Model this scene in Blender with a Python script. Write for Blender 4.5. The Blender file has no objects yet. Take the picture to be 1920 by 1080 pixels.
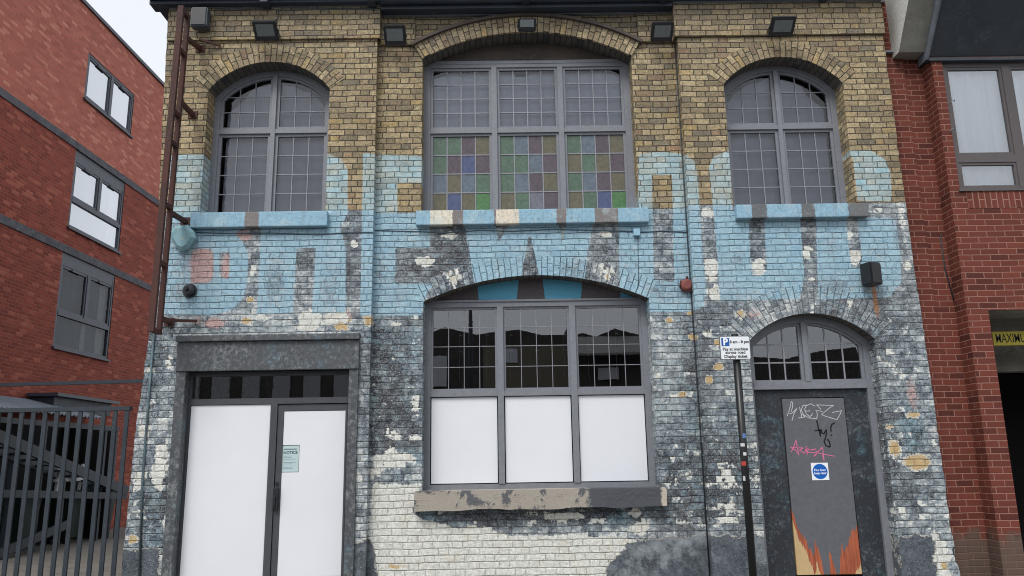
import bpy, bmesh, math, random
import numpy as np
from mathutils import Vector, Matrix

random.seed(7)
SC = bpy.context.scene
COL = SC.collection
R = math.radians

# ------------------------------------------------------------------ camera, world, sun, exposure
F_PX = 1486.0                                   # focal length for a 1920 px wide frame
CX = np.array([1, -.0148, .0064]); CX /= np.linalg.norm(CX)          # world X seen in camera axes (right, down, forward)
CU = np.array([-110, -6790, 1486.]); CU /= np.linalg.norm(CU)
CU -= CX * (CU @ CX); CU /= np.linalg.norm(CU)
CD = np.cross(CU, CX)
if CD[2] < 0: CD = -CD
CAM = np.array([0, -9.4, 1.5])
cam_data = bpy.data.cameras.new('camera'); cam = bpy.data.objects.new('camera', cam_data); COL.objects.link(cam)
SC.camera = cam
cam_data.sensor_width = 36; cam_data.lens = 36 * F_PX / 1920
cam_data.clip_end = 2000; cam_data.clip_start = .05
m = Matrix(((CX[0], -CX[1], -CX[2]), (CD[0], -CD[1], -CD[2]), (CU[0], -CU[1], -CU[2])))
cam.matrix_world = Matrix.Translation(Vector(CAM)) @ m.to_4x4()

W = bpy.data.worlds.new('World'); SC.world = W; W.use_nodes = True
wn = W.node_tree.nodes; wl = W.node_tree.links
sky = wn.new('ShaderNodeTexSky'); sky.sky_type = 'NISHITA'; sky.sun_disc = False
SUN_EL, SUN_AZ = 52, 205                        # azimuth clockwise from +Y (behind the camera, a little to the left)
sky.sun_elevation = R(SUN_EL); sky.sun_rotation = R(SUN_AZ); sky.air_density = 1.0; sky.dust_density = 4; sky.ozone_density = 1
hs = wn.new('ShaderNodeHueSaturation'); hs.inputs['Saturation'].default_value = .10; hs.inputs['Value'].default_value = 1.0
wl.new(sky.outputs[0], hs.inputs['Color'])
mixw = wn.new('ShaderNodeMix'); mixw.data_type = 'RGBA'; mixw.inputs[0].default_value = .65
wl.new(hs.outputs[0], mixw.inputs[6]); mixw.inputs[7].default_value = (8.2, 8.6, 9.3, 1)       # the even grey of the cloud deck
bg = wn['Background']; bg.inputs[1].default_value = .10
wl.new(mixw.outputs[2], bg.inputs[0])
sl = bpy.data.lights.new('sun', 'SUN'); sl.energy = 1.6; sl.angle = R(24); sl.color = (1, .97, .93)
so = bpy.data.objects.new('sun', sl); COL.objects.link(so)
az, el = R(SUN_AZ), R(SUN_EL)
sdir = Vector((math.sin(az) * math.cos(el), math.cos(az) * math.cos(el), math.sin(el)))
so.rotation_euler = sdir.to_track_quat('Z', 'Y').to_euler()
SC.view_settings.view_transform = 'Standard'; SC.view_settings.look = 'None'
SC.view_settings.exposure = 0.50; SC.view_settings.gamma = 1
SC.render.engine = 'CYCLES'
SC.cycles.pixel_filter_type = 'BLACKMAN_HARRIS'; SC.cycles.filter_width = 1.05; SC.cycles.max_bounces = 6; SC.cycles.transparent_max_bounces = 12

# ------------------------------------------------------------------ measuring helpers
def at(px, py, Y=0.0):
    """pixel of the photograph -> (x, z) on the vertical plane y = Y"""
    r = np.array([px - 960, py - 540, F_PX]); w = np.array([r @ CX, r @ CD, r @ CU])
    p = CAM + w * ((Y - CAM[1]) / w[1]); return float(p[0]), float(p[2])
LA = R(1.04); LDIR = np.array([math.sin(LA), math.cos(LA), 0]); LN = np.array([-math.cos(LA), math.sin(LA), 0])
def atL(px, py, a):
    """pixel -> (s, z) on the vertical plane parallel to the left building's wall, a metres left of the camera"""
    r = np.array([px - 960, py - 540, F_PX]); w = np.array([r @ CX, r @ CD, r @ CU])
    p = CAM + w * (a / (w @ LN)); return float((p - CAM) @ LDIR), float(p[2])
def Lw(s, z, a):
    p = CAM + LDIR * s + LN * a; return (float(p[0]), float(p[1]), z)
def lin(r, g, b):
    return tuple(((c / 255) / 12.92 if c / 255 <= .04045 else ((c / 255 + .055) / 1.055) ** 2.4) for c in (r, g, b)) + (1,)

# ------------------------------------------------------------------ object helpers
def tag(o, label=None, cat=None, group=None, kind=None):
    if label: o['label'] = label
    if cat: o['category'] = cat
    if group: o['group'] = group
    if kind: o['kind'] = kind
    return o
def empty(name, loc, label, cat, group=None):
    o = bpy.data.objects.new(name, None); COL.objects.link(o); o.location = loc; o.empty_display_size = .2
    return tag(o, label, cat, group)
def link(name, me, parent=None):
    o = bpy.data.objects.new(name, me); COL.objects.link(o)
    if parent is not None:
        o.parent = parent
        M = Matrix.Identity(4); p = parent
        while p is not None:
            M = Matrix.LocRotScale(p.location, p.rotation_euler, p.scale) @ (p.matrix_parent_inverse @ M if False else M); p = p.parent
        o.matrix_parent_inverse = Matrix.Identity(4)
        o.location = M.inverted() @ Vector((0, 0, 0)); o.rotation_euler = M.inverted().to_euler()
    return o

class MB:
    """collects shapes given in world coordinates, builds ONE mesh object"""
    def __init__(s): s.bm = bmesh.new(); s.mi = 0
    def _tag(s, faces):
        for f in faces: f.material_index = s.mi
    def box(s, x0, x1, y0, y1, z0, z1, bev=0):
        r = bmesh.ops.create_cube(s.bm, size=1)
        vs = r['verts']
        for v in vs:
            v.co = Vector((x0 + (v.co.x + .5) * (x1 - x0), y0 + (v.co.y + .5) * (y1 - y0), z0 + (v.co.z + .5) * (z1 - z0)))
        fs = list({f for v in vs for f in v.link_faces}); s._tag(fs)
        if bev:
            es = list({e for v in vs for e in v.link_edges})
            r2 = bmesh.ops.bevel(s.bm, geom=es, offset=bev, segments=2, profile=.7, affect='EDGES'); s._tag(r2['faces'])
        return s
    def obox(s, c, dx, dy, dz, mat, bev=0):
        r = bmesh.ops.create_cube(s.bm, size=1); vs = r['verts']
        for v in vs: v.co = Vector(c) + mat @ Vector((v.co.x * dx, v.co.y * dy, v.co.z * dz))
        fs = list({f for v in vs for f in v.link_faces}); s._tag(fs)
        if bev:
            es = list({e for v in vs for e in v.link_edges})
            r2 = bmesh.ops.bevel(s.bm, geom=es, offset=bev, segments=2, affect='EDGES'); s._tag(r2['faces'])
        return s
    def prism(s, poly, y0, y1):
        """poly [(x, z)] extruded from y0 (front) to y1"""
        a = [s.bm.verts.new((x, y0, z)) for x, z in poly]; b = [s.bm.verts.new((x, y1, z)) for x, z in poly]
        n = len(poly); fs = [s.bm.faces.new(a), s.bm.faces.new(b[::-1])]
        for i in range(n): fs.append(s.bm.faces.new((a[i], b[i], b[(i + 1) % n], a[(i + 1) % n])))
        s._tag(fs); return s
    def hexa(s, P):
        """P: four front corners, four back corners"""
        v = [s.bm.verts.new(p) for p in P]
        fs = [s.bm.faces.new([v[i] for i in q]) for q in ((0, 1, 2, 3), (7, 6, 5, 4), (0, 4, 5, 1), (1, 5, 6, 2), (2, 6, 7, 3), (3, 7, 4, 0))]
        s._tag(fs); return s
    def bar(s, p, q, w, h=None, up=(0, 0, 1)):
        """rectangular bar from p to q, w across, h along up"""
        h = h or w; p = Vector(p); q = Vector(q); d = (q - p); L = d.length; d.normalize()
        u = Vector(up); sd = d.cross(u)
        if sd.length < 1e-4: u = Vector((0, 1, 0)); sd = d.cross(u)
        sd.normalize(); u = sd.cross(d)
        mt = Matrix((sd, d, u)).transposed()
        return s.obox((p + q) / 2, w, L, h, mt)
    def tube(s, pts, r, n=8):
        pts = [Vector(p) for p in pts]; rings = []
        for i, p in enumerate(pts):
            d = (pts[min(i + 1, len(pts) - 1)] - pts[max(i - 1, 0)]).normalized()
            a = d.cross(Vector((0, 0, 1)))
            if a.length < .05: a = d.cross(Vector((0, 1, 0)))
            a.normalize(); b = d.cross(a); rr = r[i] if isinstance(r, (list, tuple)) else r
            rings.append([s.bm.verts.new(p + (a * math.cos(t) + b * math.sin(t)) * rr) for t in [2 * math.pi * k / n for k in range(n)]])
        fs = []
        for A, B in zip(rings, rings[1:]):
            for k in range(n):
                f = s.bm.faces.new((A[k], A[(k + 1) % n], B[(k + 1) % n], B[k])); f.smooth = True; fs.append(f)
        fs.append(s.bm.faces.new(rings[0][::-1])); fs.append(s.bm.faces.new(rings[-1])); s._tag(fs); return s
    def arc(s, A, r0, r1, y0, y1, n=40, t0=None, t1=None):
        """curved bar following arch A between offsets r0 and r1 from its curve"""
        t0 = A.t0 if t0 is None else t0; t1 = A.t1 if t1 is None else t1
        prev = None; fs = []
        for i in range(n + 1):
            t = t0 + (t1 - t0) * i / n
            q = [s.bm.verts.new(A.pt(t, r, y)) for r, y in ((r0, y0), (r1, y0), (r1, y1), (r0, y1))]
            if prev:
                for k in range(4): fs.append(s.bm.faces.new((prev[k], prev[(k + 1) % 4], q[(k + 1) % 4], q[k])))
            else: fs.append(s.bm.faces.new(q))
            prev = q
        fs.append(s.bm.faces.new(prev[::-1])); s._tag(fs); return s
    def build(s, name, mats, parent=None):
        bmesh.ops.recalc_face_normals(s.bm, faces=s.bm.faces)
        me = bpy.data.meshes.new(name); s.bm.to_mesh(me); s.bm.free()
        for m_ in (mats if isinstance(mats, (list, tuple)) else [mats]): me.materials.append(m_)
        return link(name, me, parent)

def sheet(name, mat, parent, polys, flip=False):
    """single thin panes; each poly is a list of 3D points, wound so that its normal looks to the street"""
    me = bpy.data.meshes.new(name); V = []; F = []
    for p in polys: F.append(list(range(len(V), len(V) + len(p)))); V += [tuple(q) for q in p]
    me.from_pydata(V, [], F); me.materials.append(mat)
    o = link(name, me, parent); return o
def quad(x0, x1, z0, z1, y): return [(x0, y, z0), (x1, y, z0), (x1, y, z1), (x0, y, z1)]
class Arch:
    def __init__(s, xa, xb, zs, zc):
        s.xa, s.xb, s.zs, s.zc = xa, xb, zs, zc
        h = zc - zs; c = (xb - xa) / 2; s.r = (c * c + h * h) / (2 * h); s.xm = (xa + xb) / 2; s.zo = zc - s.r
        s.t1 = math.asin(min(1, c / s.r)); s.t0 = -s.t1
    def z(s, x): return s.zo + np.sqrt(np.maximum(s.r ** 2 - (np.asarray(x) - s.xm) ** 2, 0))
    def zoff(s, x, off): return float(s.zo + math.sqrt(max((s.r + off) ** 2 - (x - s.xm) ** 2, 0)))
    def pt(s, t, off, y): return (s.xm + (s.r + off) * math.sin(t), y, s.zo + (s.r + off) * math.cos(t))

class Grid:
    """numpy wall sheets with brick coordinates (uvb) and painted fields"""
    def __init__(s): s.V = []; s.F = []; s.U = []; s.n = 0
    def add(s, P, UV):
        """P (n, m, 3), UV (n, m, 2)"""
        n, k = P.shape[:2]; idx = np.arange(n * k).reshape(n, k) + s.n
        s.F.append(np.stack([idx[:-1, :-1], idx[1:, :-1], idx[1:, 1:], idx[:-1, 1:]], -1).reshape(-1, 4))
        s.V.append(P.reshape(-1, 3)); s.U.append(UV.reshape(-1, 2)); s.n += n * k
    def front(s, x0, x1, zlo, zhi, y, step, xf=None):
        nx = max(2, int(math.ceil((x1 - x0) / step)) + 1); x = np.linspace(x0, x1, nx)
        lo = zlo(x) if callable(zlo) else np.full(nx, zlo); hi = zhi(x) if callable(zhi) else np.full(nx, zhi)
        nz = max(2, int(math.ceil(float((hi - lo).max()) / step)) + 1); t = np.linspace(0, 1, nz)
        Z = lo[:, None] + (hi - lo)[:, None] * t[None]; X = np.repeat(x[:, None], nz, 1)
        P = np.stack([X, np.full_like(X, y), Z], -1)
        UV = np.stack([X, Z], -1)
        if xf is not None: P[..., 0] = xf(X, Z)
        s.add(P, UV)
    def holed(s, x0, x1, z0, z1, y, step, holes, xf=None):
        """holes: (xa, xb, za, zb or Arch)"""
        xs = sorted({x0, x1} | {v for h in holes for v in h[:2]})
        for a, b in zip(xs, xs[1:]):
            hs_ = sorted([h for h in holes if h[0] <= a + 1e-6 and h[1] >= b - 1e-6], key=lambda h: h[2]); lo = z0
            for h in hs_:
                if h[2] > z0 + 1e-4: s.front(a, b, lo, h[2], y, step, xf)
                lo = h[3].z if isinstance(h[3], Arch) else h[3]
            s.front(a, b, lo, z1, y, step, xf)
    def side(s, x, y0, y1, z0, z1, step, flip=False, xe=None):
        ny = max(2, int(abs(y1 - y0) / step) + 2); nz = max(2, int((z1 - z0) / step) + 2)
        yy, zz = np.meshgrid(np.linspace(y0, y1, ny), np.linspace(z0, z1, nz), indexing='ij')
        xx = np.full_like(yy, x) if xe is None else xe(zz)
        s.add(np.stack([xx, yy, zz], -1), np.stack([yy + x, zz], -1))
    def flat(s, x0, x1, y0, y1, z, step):
        nx = max(2, int((x1 - x0) / step) + 2); xx, yy = np.meshgrid(np.linspace(x0, x1, nx), np.array([y0, y1]), indexing='ij')
        s.add(np.stack([xx, yy, np.full_like(xx, z)], -1), np.stack([xx, yy], -1))
    def soffit(s, A, y0, y1, n=60):
        t = np.linspace(A.t0, A.t1, n); ys = np.linspace(y0, y1, 8); tt, yy = np.meshgrid(t, ys, indexing='ij')
        P = np.stack([A.xm + A.r * np.sin(tt), yy, A.zo + A.r * np.cos(tt)], -1)
        s.add(P, np.stack([yy, tt * A.r], -1))
    def ring(s, A, r0, r1, y, step, yb=None, ext=0):
        """brick arch: voussoirs stand on the curve; long side radial"""
        t0, t1 = A.t0 - ext, A.t1 + ext
        n = int((t1 - t0) * A.r / step) + 2; k = max(2, int((r1 - r0) / step) + 2)
        tt, rr = np.meshgrid(np.linspace(t0, t1, n), np.linspace(r0, r1, k), indexing='ij')
        P = np.stack([A.xm + (A.r + rr) * np.sin(tt), np.full_like(tt, y), A.zo + (A.r + rr) * np.cos(tt)], -1)
        s.add(P, np.stack([rr + .05, tt * (A.r + (r0 + r1) / 2)], -1))
        if yb is not None:                      # edges back to the wall
            for rv in (r0, r1):
                tt, yy = np.meshgrid(np.linspace(t0, t1, n), np.array([y, yb]), indexing='ij')
                P = np.stack([A.xm + (A.r + rv) * np.sin(tt), yy, A.zo + (A.r + rv) * np.cos(tt)], -1)
                s.add(P, np.stack([np.full_like(tt, rv + .05), tt * (A.r + (r0 + r1) / 2)], -1))
            for tv in (t0, t1):
                rr, yy = np.meshgrid(np.array([r0, r1]), np.array([y, yb]), indexing='ij')
                P = np.stack([A.xm + (A.r + rr) * np.sin(tv), yy, A.zo + (A.r + rr) * np.cos(tv)], -1)
                s.add(P, np.stack([rr, np.full_like(rr, tv * A.r)], -1))
    def build(s, name, mat, parent=None, paint=None, xform=None):
        V = np.concatenate(s.V); F = np.concatenate(s.F); U = np.concatenate(s.U)
        raw = V.copy()
        if xform is not None: V = xform(V)
        me = bpy.data.meshes.new(name)
        me.vertices.add(len(V)); me.vertices.foreach_set('co', V.astype(np.float32).ravel())
        me.loops.add(F.size); me.loops.foreach_set('vertex_index', F.astype(np.int32).ravel())
        me.polygons.add(len(F)); me.polygons.foreach_set('loop_start', np.arange(0, F.size, 4, dtype=np.int32))
        me.polygons.foreach_set('loop_total', np.full(len(F), 4, np.int32))
        me.update(); me.validate()
        a = me.attributes.new('uvb', 'FLOAT_VECTOR', 'POINT')
        a.data.foreach_set('vector', np.concatenate([U, np.zeros((len(U), 1))], 1).astype(np.float32).ravel())
        if paint is not None:
            p1, p2 = paint(raw)
            for nm, arr in (('paint_a', p1), ('paint_b', p2)):
                c = me.attributes.new(nm, 'FLOAT_COLOR', 'POINT'); c.data.foreach_set('color', arr.astype(np.float32).ravel())
        me.materials.append(mat)
        return link(name, me, parent)

# ------------------------------------------------------------------ material helpers
def t_vert(s, dx, dz, L, joint, k):
    bx_ = s.step(s.M('MULTIPLY', dx, L), joint * .28, joint * .85); bz_ = s.step(dz, joint * .28, joint * .85)
    return s.M('MINIMUM', bz_, s.M('ADD', s.M('MULTIPLY', bx_, k), 1 - k))
class NT:
    def __init__(s, name):
        s.m = bpy.data.materials.new(name); s.m.use_nodes = True; s.t = s.m.node_tree; s.n = s.t.nodes; s.l = s.t.links
        s.b = s.n['Principled BSDF']
    def put(s, sock, v):
        if isinstance(v, bpy.types.NodeSocket): s.l.new(v, sock)
        elif v is not None: sock.default_value = v
    def M(s, op, a, b=None, c=None, clamp=False):
        n = s.n.new('ShaderNodeMath'); n.operation = op; n.use_clamp = clamp
        for i, v in enumerate((a, b, c)): s.put(n.inputs[i], v)
        return n.outputs[0]
    def VM(s, op, a, b=None, sc=None):
        n = s.n.new('ShaderNodeVectorMath'); n.operation = op; s.put(n.inputs[0], a); s.put(n.inputs[1], b)
        if sc is not None: s.put(n.inputs['Scale'], sc)
        return n.outputs[0]
    def noise(s, vec, scale, detail=4, rough=.6, dist=0, col=False):
        n = s.n.new('ShaderNodeTexNoise'); s.put(n.inputs['Vector'], vec); n.inputs['Scale'].default_value = scale
        n.inputs['Detail'].default_value = detail; n.inputs['Roughness'].default_value = rough; n.inputs['Distortion'].default_value = dist
        return n.outputs[1 if col else 0]
    def vor(s, vec, scale, feature='F1', rnd=1):
        n = s.n.new('ShaderNodeTexVoronoi'); n.feature = feature; s.put(n.inputs['Vector'], vec); n.inputs['Scale'].default_value = scale
        n.inputs['Randomness'].default_value = rnd; return n.outputs[0]
    def step(s, v, a, b, lo=0., hi=1.):
        # linear ramp, clamped
        n = s.n.new('ShaderNodeMapRange'); n.interpolation_type = 'LINEAR'; s.put(n.inputs[0], v)
        for i, q in enumerate((a, b, lo, hi)): s.put(n.inputs[i + 1], q)
        return n.outputs[0]
    def mix(s, f, a, b, mode='MIX'):
        n = s.n.new('ShaderNodeMix'); n.data_type = 'RGBA'; n.blend_type = mode; n.clamp_factor = True
        s.put(n.inputs[0], f); s.put(n.inputs[6], a); s.put(n.inputs[7], b); return n.outputs[2]
    def comb(s, x, y, z=0.):
        n = s.n.new('ShaderNodeCombineXYZ')
        for i, v in enumerate((x, y, z)): s.put(n.inputs[i], v)
        return n.outputs[0]
    def sep(s, v):
        n = s.n.new('ShaderNodeSeparateXYZ'); s.put(n.inputs[0], v); return n.outputs
    def attr(s, name):
        n = s.n.new('ShaderNodeAttribute'); n.attribute_name = name; return n
    def pos(s):
        n = s.n.new('ShaderNodeNewGeometry'); return n.outputs['Position']
    def wn(s, v):
        n = s.n.new('ShaderNodeTexWhiteNoise'); n.noise_dimensions = '3D'; s.put(n.inputs['Vector'], v); return n.outputs[0], n.outputs[1]
    def bump(s, h, strength=.5, dist=.01):
        n = s.n.new('ShaderNodeBump'); s.put(n.inputs['Height'], h); n.inputs['Strength'].default_value = strength; n.inputs['Distance'].default_value = dist
        s.l.new(n.outputs[0], s.b.inputs['Normal'])
    def bricks(s, uv, h=.0763, L=.345, split=.667, joint=.010, wob=.004, rowj=.12, vert=None):
        nz = s.noise(uv, 3.0, 2, .5, col=True); nz2 = s.noise(uv, 30.0, 2, .6, col=True)
        d = s.VM('SCALE', s.VM('SUBTRACT', nz, (.5, .5, .5)), sc=wob * 5); d2 = s.VM('SCALE', s.VM('SUBTRACT', nz2, (.5, .5, .5)), sc=wob * 1.6)
        u, v, _ = s.sep(s.VM('ADD', s.VM('ADD', uv, d), d2))
        vv = s.M('DIVIDE', v, h); row = s.M('FLOOR', vv); fv = s.M('FRACT', vv)
        rr, _c = s.wn(s.comb(row, 7.3, 1.1))
        uu = s.M('ADD', s.M('ADD', s.M('DIVIDE', u, L), s.M('MULTIPLY', row, .5)), s.M('MULTIPLY', rr, rowj))
        k = s.M('FLOOR', uu); fu = s.M('FRACT', uu)
        dx = s.M('MINIMUM', fu, s.M('SUBTRACT', 1., fu))
        if split:
            isH = s.M('GREATER_THAN', fu, split); dx = s.M('MINIMUM', dx, s.M('ABSOLUTE', s.M('SUBTRACT', fu, split)))
            k = s.M('ADD', s.M('MULTIPLY', k, 2.), isH)
        dz = s.M('MULTIPLY', s.M('MINIMUM', fv, s.M('SUBTRACT', 1., fv)), h)
        dj = s.M('MINIMUM', s.M('MULTIPLY', dx, L), dz)
        rv, rc = s.wn(s.comb(k, row, 3.7))
        body = s.step(dj, joint * .28, joint * .85)       # 0 in the joint, 1 on the brick face
        if vert is not None:                              # painted-over brickwork: bed joints read stronger than the upright ones
            return body, rv, rc, dj, t_vert(s, dx, dz, L, joint, vert)
        return body, rv, rc, dj, (u, v)

def pbr(name, col, rough=.6, metal=0, var=.12, scale=12, bump=.15, spec=.5, col2=None, thr=None, bs=80):
    t = NT(name); p = t.pos(); n1 = t.noise(p, scale, 5, .65)
    c = t.mix(t.step(n1, .3, .7), tuple(x * (1 - var) for x in col[:3]) + (1,), tuple(min(1, x * (1 + var)) for x in col[:3]) + (1,))
    if col2:
        n2 = t.noise(p, scale * 2.3, 6, .7); a, b = thr or (.55, .62); c = t.mix(t.step(n2, a, b), c, col2)
    t.put(t.b.inputs['Base Color'], c); t.b.inputs['Metallic'].default_value = metal
    t.put(t.b.inputs['Roughness'], t.step(n1, .3, .7, rough - .06, rough + .06)); t.b.inputs['Specular IOR Level'].default_value = spec
    if bump: t.bump(t.noise(p, bs, 4, .6), bump, .004)
    return t.m

# ---- the painted stock brick of the old building
def old_brick(name='painted_stock_brick'):
    t = NT(name); uvb = t.attr('uvb').outputs['Vector']; pa = t.attr('paint_a'); pb = t.attr('paint_b'); P = t.pos()
    blue_sd, line_sd, white = t.sep(pa.outputs['Vector']); pale = pa.outputs['Alpha']
    teal, ochre, pink = t.sep(pb.outputs['Vector']); slab = pb.outputs['Alpha']
    body, rv, rc, dj, bodyp = t.bricks(uvb, joint=.0085, wob=.0065, vert=.42)
    r1, r2, r3 = t.sep(rc)
    PB = t.VM('ADD', P, t.VM('SCALE', rc, sc=3.0))                                   # paint flakes brick by brick
    hc = lambda v, a=.36, b=.64: t.step(v, a, b)
    n_big = hc(t.noise(P, 1.1, 3, .55), .35, .65); n_mid = hc(t.noise(P, 6, 4, .65)); n_fine = hc(t.noise(P, 30, 5, .72)); n_brk = hc(t.noise(PB, 11, 4, .65)); n_grit = hc(t.noise(P, 105, 3, .7))
    n_str = hc(t.noise(t.VM('MULTIPLY', P, (62, 62, 13)), 1, 4, .65))
    n_hor = hc(t.noise(t.VM('MULTIPLY', P, (9, 9, 30)), 1, 4, .65))
    def squig(vec, sc_, w, dist=1.2):
        n_ = t.noise(vec, sc_, 3, .6, dist=dist); return t.step(t.M('ABSOLUTE', t.M('SUBTRACT', n_, .5)), w, w * .25)
    sqa = squig(PB, 26, .022); sqb = squig(P, 40, .020, .6); sqc = squig(t.VM('ADD', P, (3.1, 5.2, 1.7)), 19, .013, 1.6)
    # bare stock brick
    ycol = t.mix(rv, lin(184, 160, 118), lin(226, 204, 160))
    ycol = t.mix(t.step(r2, .60, .95), ycol, lin(140, 122, 92)); ycol = t.mix(t.step(r3, .92, .99, 0, .8), ycol, lin(164, 122, 92))
    ycol = t.mix(t.step(r1, .94, .96, 0, .8), ycol, lin(92, 88, 80)); ycol = t.mix(t.step(r2, .10, .02, 0, .7), ycol, lin(208, 174, 96))
    ycol = t.mix(t.M('MULTIPLY', n_fine, .34), ycol, lin(106, 94, 72)); ycol = t.mix(t.M('MULTIPLY', n_brk, .22), ycol, lin(196, 184, 156))
    ycol = t.mix(t.M('MULTIPLY', sqa, .72), ycol, lin(58, 50, 40)); ycol = t.mix(t.M('MULTIPLY', t.M('MULTIPLY', sqb, n_mid), .55), ycol, lin(52, 46, 38))
    ycol = t.mix(t.M('MULTIPLY', t.step(n_grit, .62, 1.), .30), ycol, lin(222, 208, 172))
    ycol = t.mix(t.M('MULTIPLY', n_big, .38), ycol, lin(98, 92, 80)); ycol = t.mix(t.M('MULTIPLY', t.M('MULTIPLY', n_brk, n_str), .5), ycol, lin(70, 64, 54))
    zc = t.sep(P)[2]
    ycol = t.mix(t.M('MULTIPLY', t.step(zc, 6.3, 7.5), t.M('ADD', .25, t.M('MULTIPLY', n_mid, .35))), ycol, lin(104, 98, 90))   # soot grime under the eaves
    ycol = t.mix(body, t.mix(n_fine, lin(44, 38, 32), lin(86, 76, 60)), ycol)
    # scuffed layers of old paint
    pl = t.M('ADD', t.M('MULTIPLY', pale, .75), t.M('ADD', t.M('MULTIPLY', n_fine, .20), t.M('ADD', t.M('MULTIPLY', n_mid, .30), t.M('ADD', t.M('MULTIPLY', n_brk, .26), t.M('ADD', t.M('MULTIPLY', rv, .20), t.M('MULTIPLY', n_hor, .20))))))
    base = t.mix(t.step(pl, .54, .80), lin(44, 52, 62), lin(98, 112, 122)); base = t.mix(t.step(pl, .80, 1.04), base, lin(166, 176, 181)); base = t.mix(t.step(pl, 1.04, 1.16), base, lin(222, 223, 218))
    base = t.mix(t.M('MULTIPLY', t.step(n_big, .2, .9), .20), base, lin(120, 110, 108))
    tl = t.M('ADD', teal, t.M('ADD', t.M('MULTIPLY', n_mid, .35), t.M('MULTIPLY', n_brk, .25)))
    base = t.mix(t.step(tl, .62, .95, 0, .70), base, t.mix(n_fine, lin(58, 94, 108), lin(140, 178, 192)))
    pk = t.M('ADD', pink, t.M('MULTIPLY', t.M('SUBTRACT', n_fine, .5), .35)); base = t.mix(t.step(pk, .36, .60, 0, .85), base, t.mix(n_grit, lin(176, 128, 126), lin(220, 182, 174)))
    base = t.mix(t.M('MULTIPLY', sqa, .55), base, lin(46, 50, 56)); base = t.mix(t.M('MULTIPLY', sqc, .80), base, lin(212, 212, 208)); base = t.mix(t.M('MULTIPLY', t.M('MULTIPLY', sqb, n_mid), .6), base, lin(200, 202, 200))
    wsum = t.M('ADD', white, t.M('ADD', t.M('MULTIPLY', t.M('SUBTRACT', n_brk, .5), .24), t.M('ADD', t.M('MULTIPLY', t.M('SUBTRACT', n_fine, .5), .07), t.M('MULTIPLY', t.M('SUBTRACT', rv, .5), .27))))
    wcol = t.mix(n_fine, lin(206, 208, 200), lin(236, 237, 231)); wcol = t.mix(t.M('MULTIPLY', t.step(n_mid, .6, 1.), .28), wcol, lin(212, 198, 172))
    wcol = t.mix(t.M('MULTIPLY', sqa, .42), wcol, lin(128, 122, 112)); wcol = t.mix(t.M('MULTIPLY', sqb, .25), wcol, lin(150, 146, 138))
    wm = t.step(wsum, .42, .46); base = t.mix(wm, base, wcol)
    oc = t.M('ADD', ochre, t.M('ADD', t.M('MULTIPLY', t.M('SUBTRACT', n_fine, .5), .32), t.M('MULTIPLY', t.M('SUBTRACT', n_brk, .5), .2))); om = t.step(oc, .52, .57)
    base = t.mix(t.step(oc, .42, .46), base, wcol); base = t.mix(om, base, t.mix(n_grit, lin(170, 140, 92), lin(214, 190, 146)))
    jf = t.M('MULTIPLY', t.M('SUBTRACT', 1., bodyp), t.M('ADD', .25, t.M('MULTIPLY', n_mid, .60)))
    base = t.mix(jf, base, t.mix(wm, t.mix(n_fine, lin(38, 42, 48), lin(84, 88, 92)), lin(138, 134, 124)))
    lay = t.step(t.M('ADD', line_sd, t.M('MULTIPLY', t.M('SUBTRACT', n_fine, .5), .022)), -.002, .002)   # 1 = bare
    # blue letters
    bs = t.M('ADD', blue_sd, t.M('ADD', t.M('MULTIPLY', t.M('SUBTRACT', n_fine, .5), .010), t.M('MULTIPLY', t.M('SUBTRACT', n_brk, .5), .006))); bm_ = t.step(bs, -.003, .003)
    bcol = t.mix(n_mid, lin(138, 176, 198), lin(164, 202, 218)); bcol = t.mix(t.M('MULTIPLY', rv, .35), bcol, lin(176, 204, 214)); bcol = t.mix(t.M('MULTIPLY', n_brk, .28), bcol, lin(122, 158, 176)); bcol = t.mix(t.M('MULTIPLY', t.M('MULTIPLY', n_big, n_fine), .34), bcol, lin(186, 204, 210))
    bcol = t.mix(t.M('MULTIPLY', sqa, .42), bcol, lin(72, 104, 122)); bcol = t.mix(t.M('MULTIPLY', sqc, .65), bcol, lin(208, 220, 226)); bcol = t.mix(t.M('MULTIPLY', t.M('MULTIPLY', sqb, n_mid), .5), bcol, lin(96, 120, 132))
    bcol = t.mix(t.M('MULTIPLY', t.M('SUBTRACT', 1., bodyp), t.M('ADD', .40, t.M('MULTIPLY', n_mid, .60))), bcol, lin(40, 66, 80))
    wear = t.step(t.M('ADD', t.M('ADD', t.M('MULTIPLY', n_fine, .34), t.M('MULTIPLY', t.step(ochre, 0., -1.), .44)), t.M('ADD', t.M('MULTIPLY', n_big, .30), t.M('ADD', t.M('MULTIPLY', n_brk, .22), t.M('MULTIPLY', n_str, .22)))), .62, .94, .02, .80)
    wear_up = t.step(t.M('ADD', t.M('MULTIPLY', n_fine, .3), t.M('ADD', t.M('MULTIPLY', r1, .5), t.M('MULTIPLY', n_brk, .3))), .25, .85, .15, .85)
    bfac_low = t.M('MULTIPLY', bm_, t.M('SUBTRACT', 1., wear)); bfac_up = t.M('MULTIPLY', bm_, t.M('SUBTRACT', 1., wear_up))
    upc = t.mix(bfac_up, t.mix(t.M('MULTIPLY', bm_, .50), ycol, lin(172, 184, 180)), t.mix(n_mid, lin(146, 190, 206), lin(190, 212, 216)))
    upc = t.mix(t.M('MULTIPLY', t.M('SUBTRACT', 1., body), .7), upc, lin(72, 70, 62))
    low = t.mix(bfac_low, base, bcol)
    c = t.mix(lay, low, upc)
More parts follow.
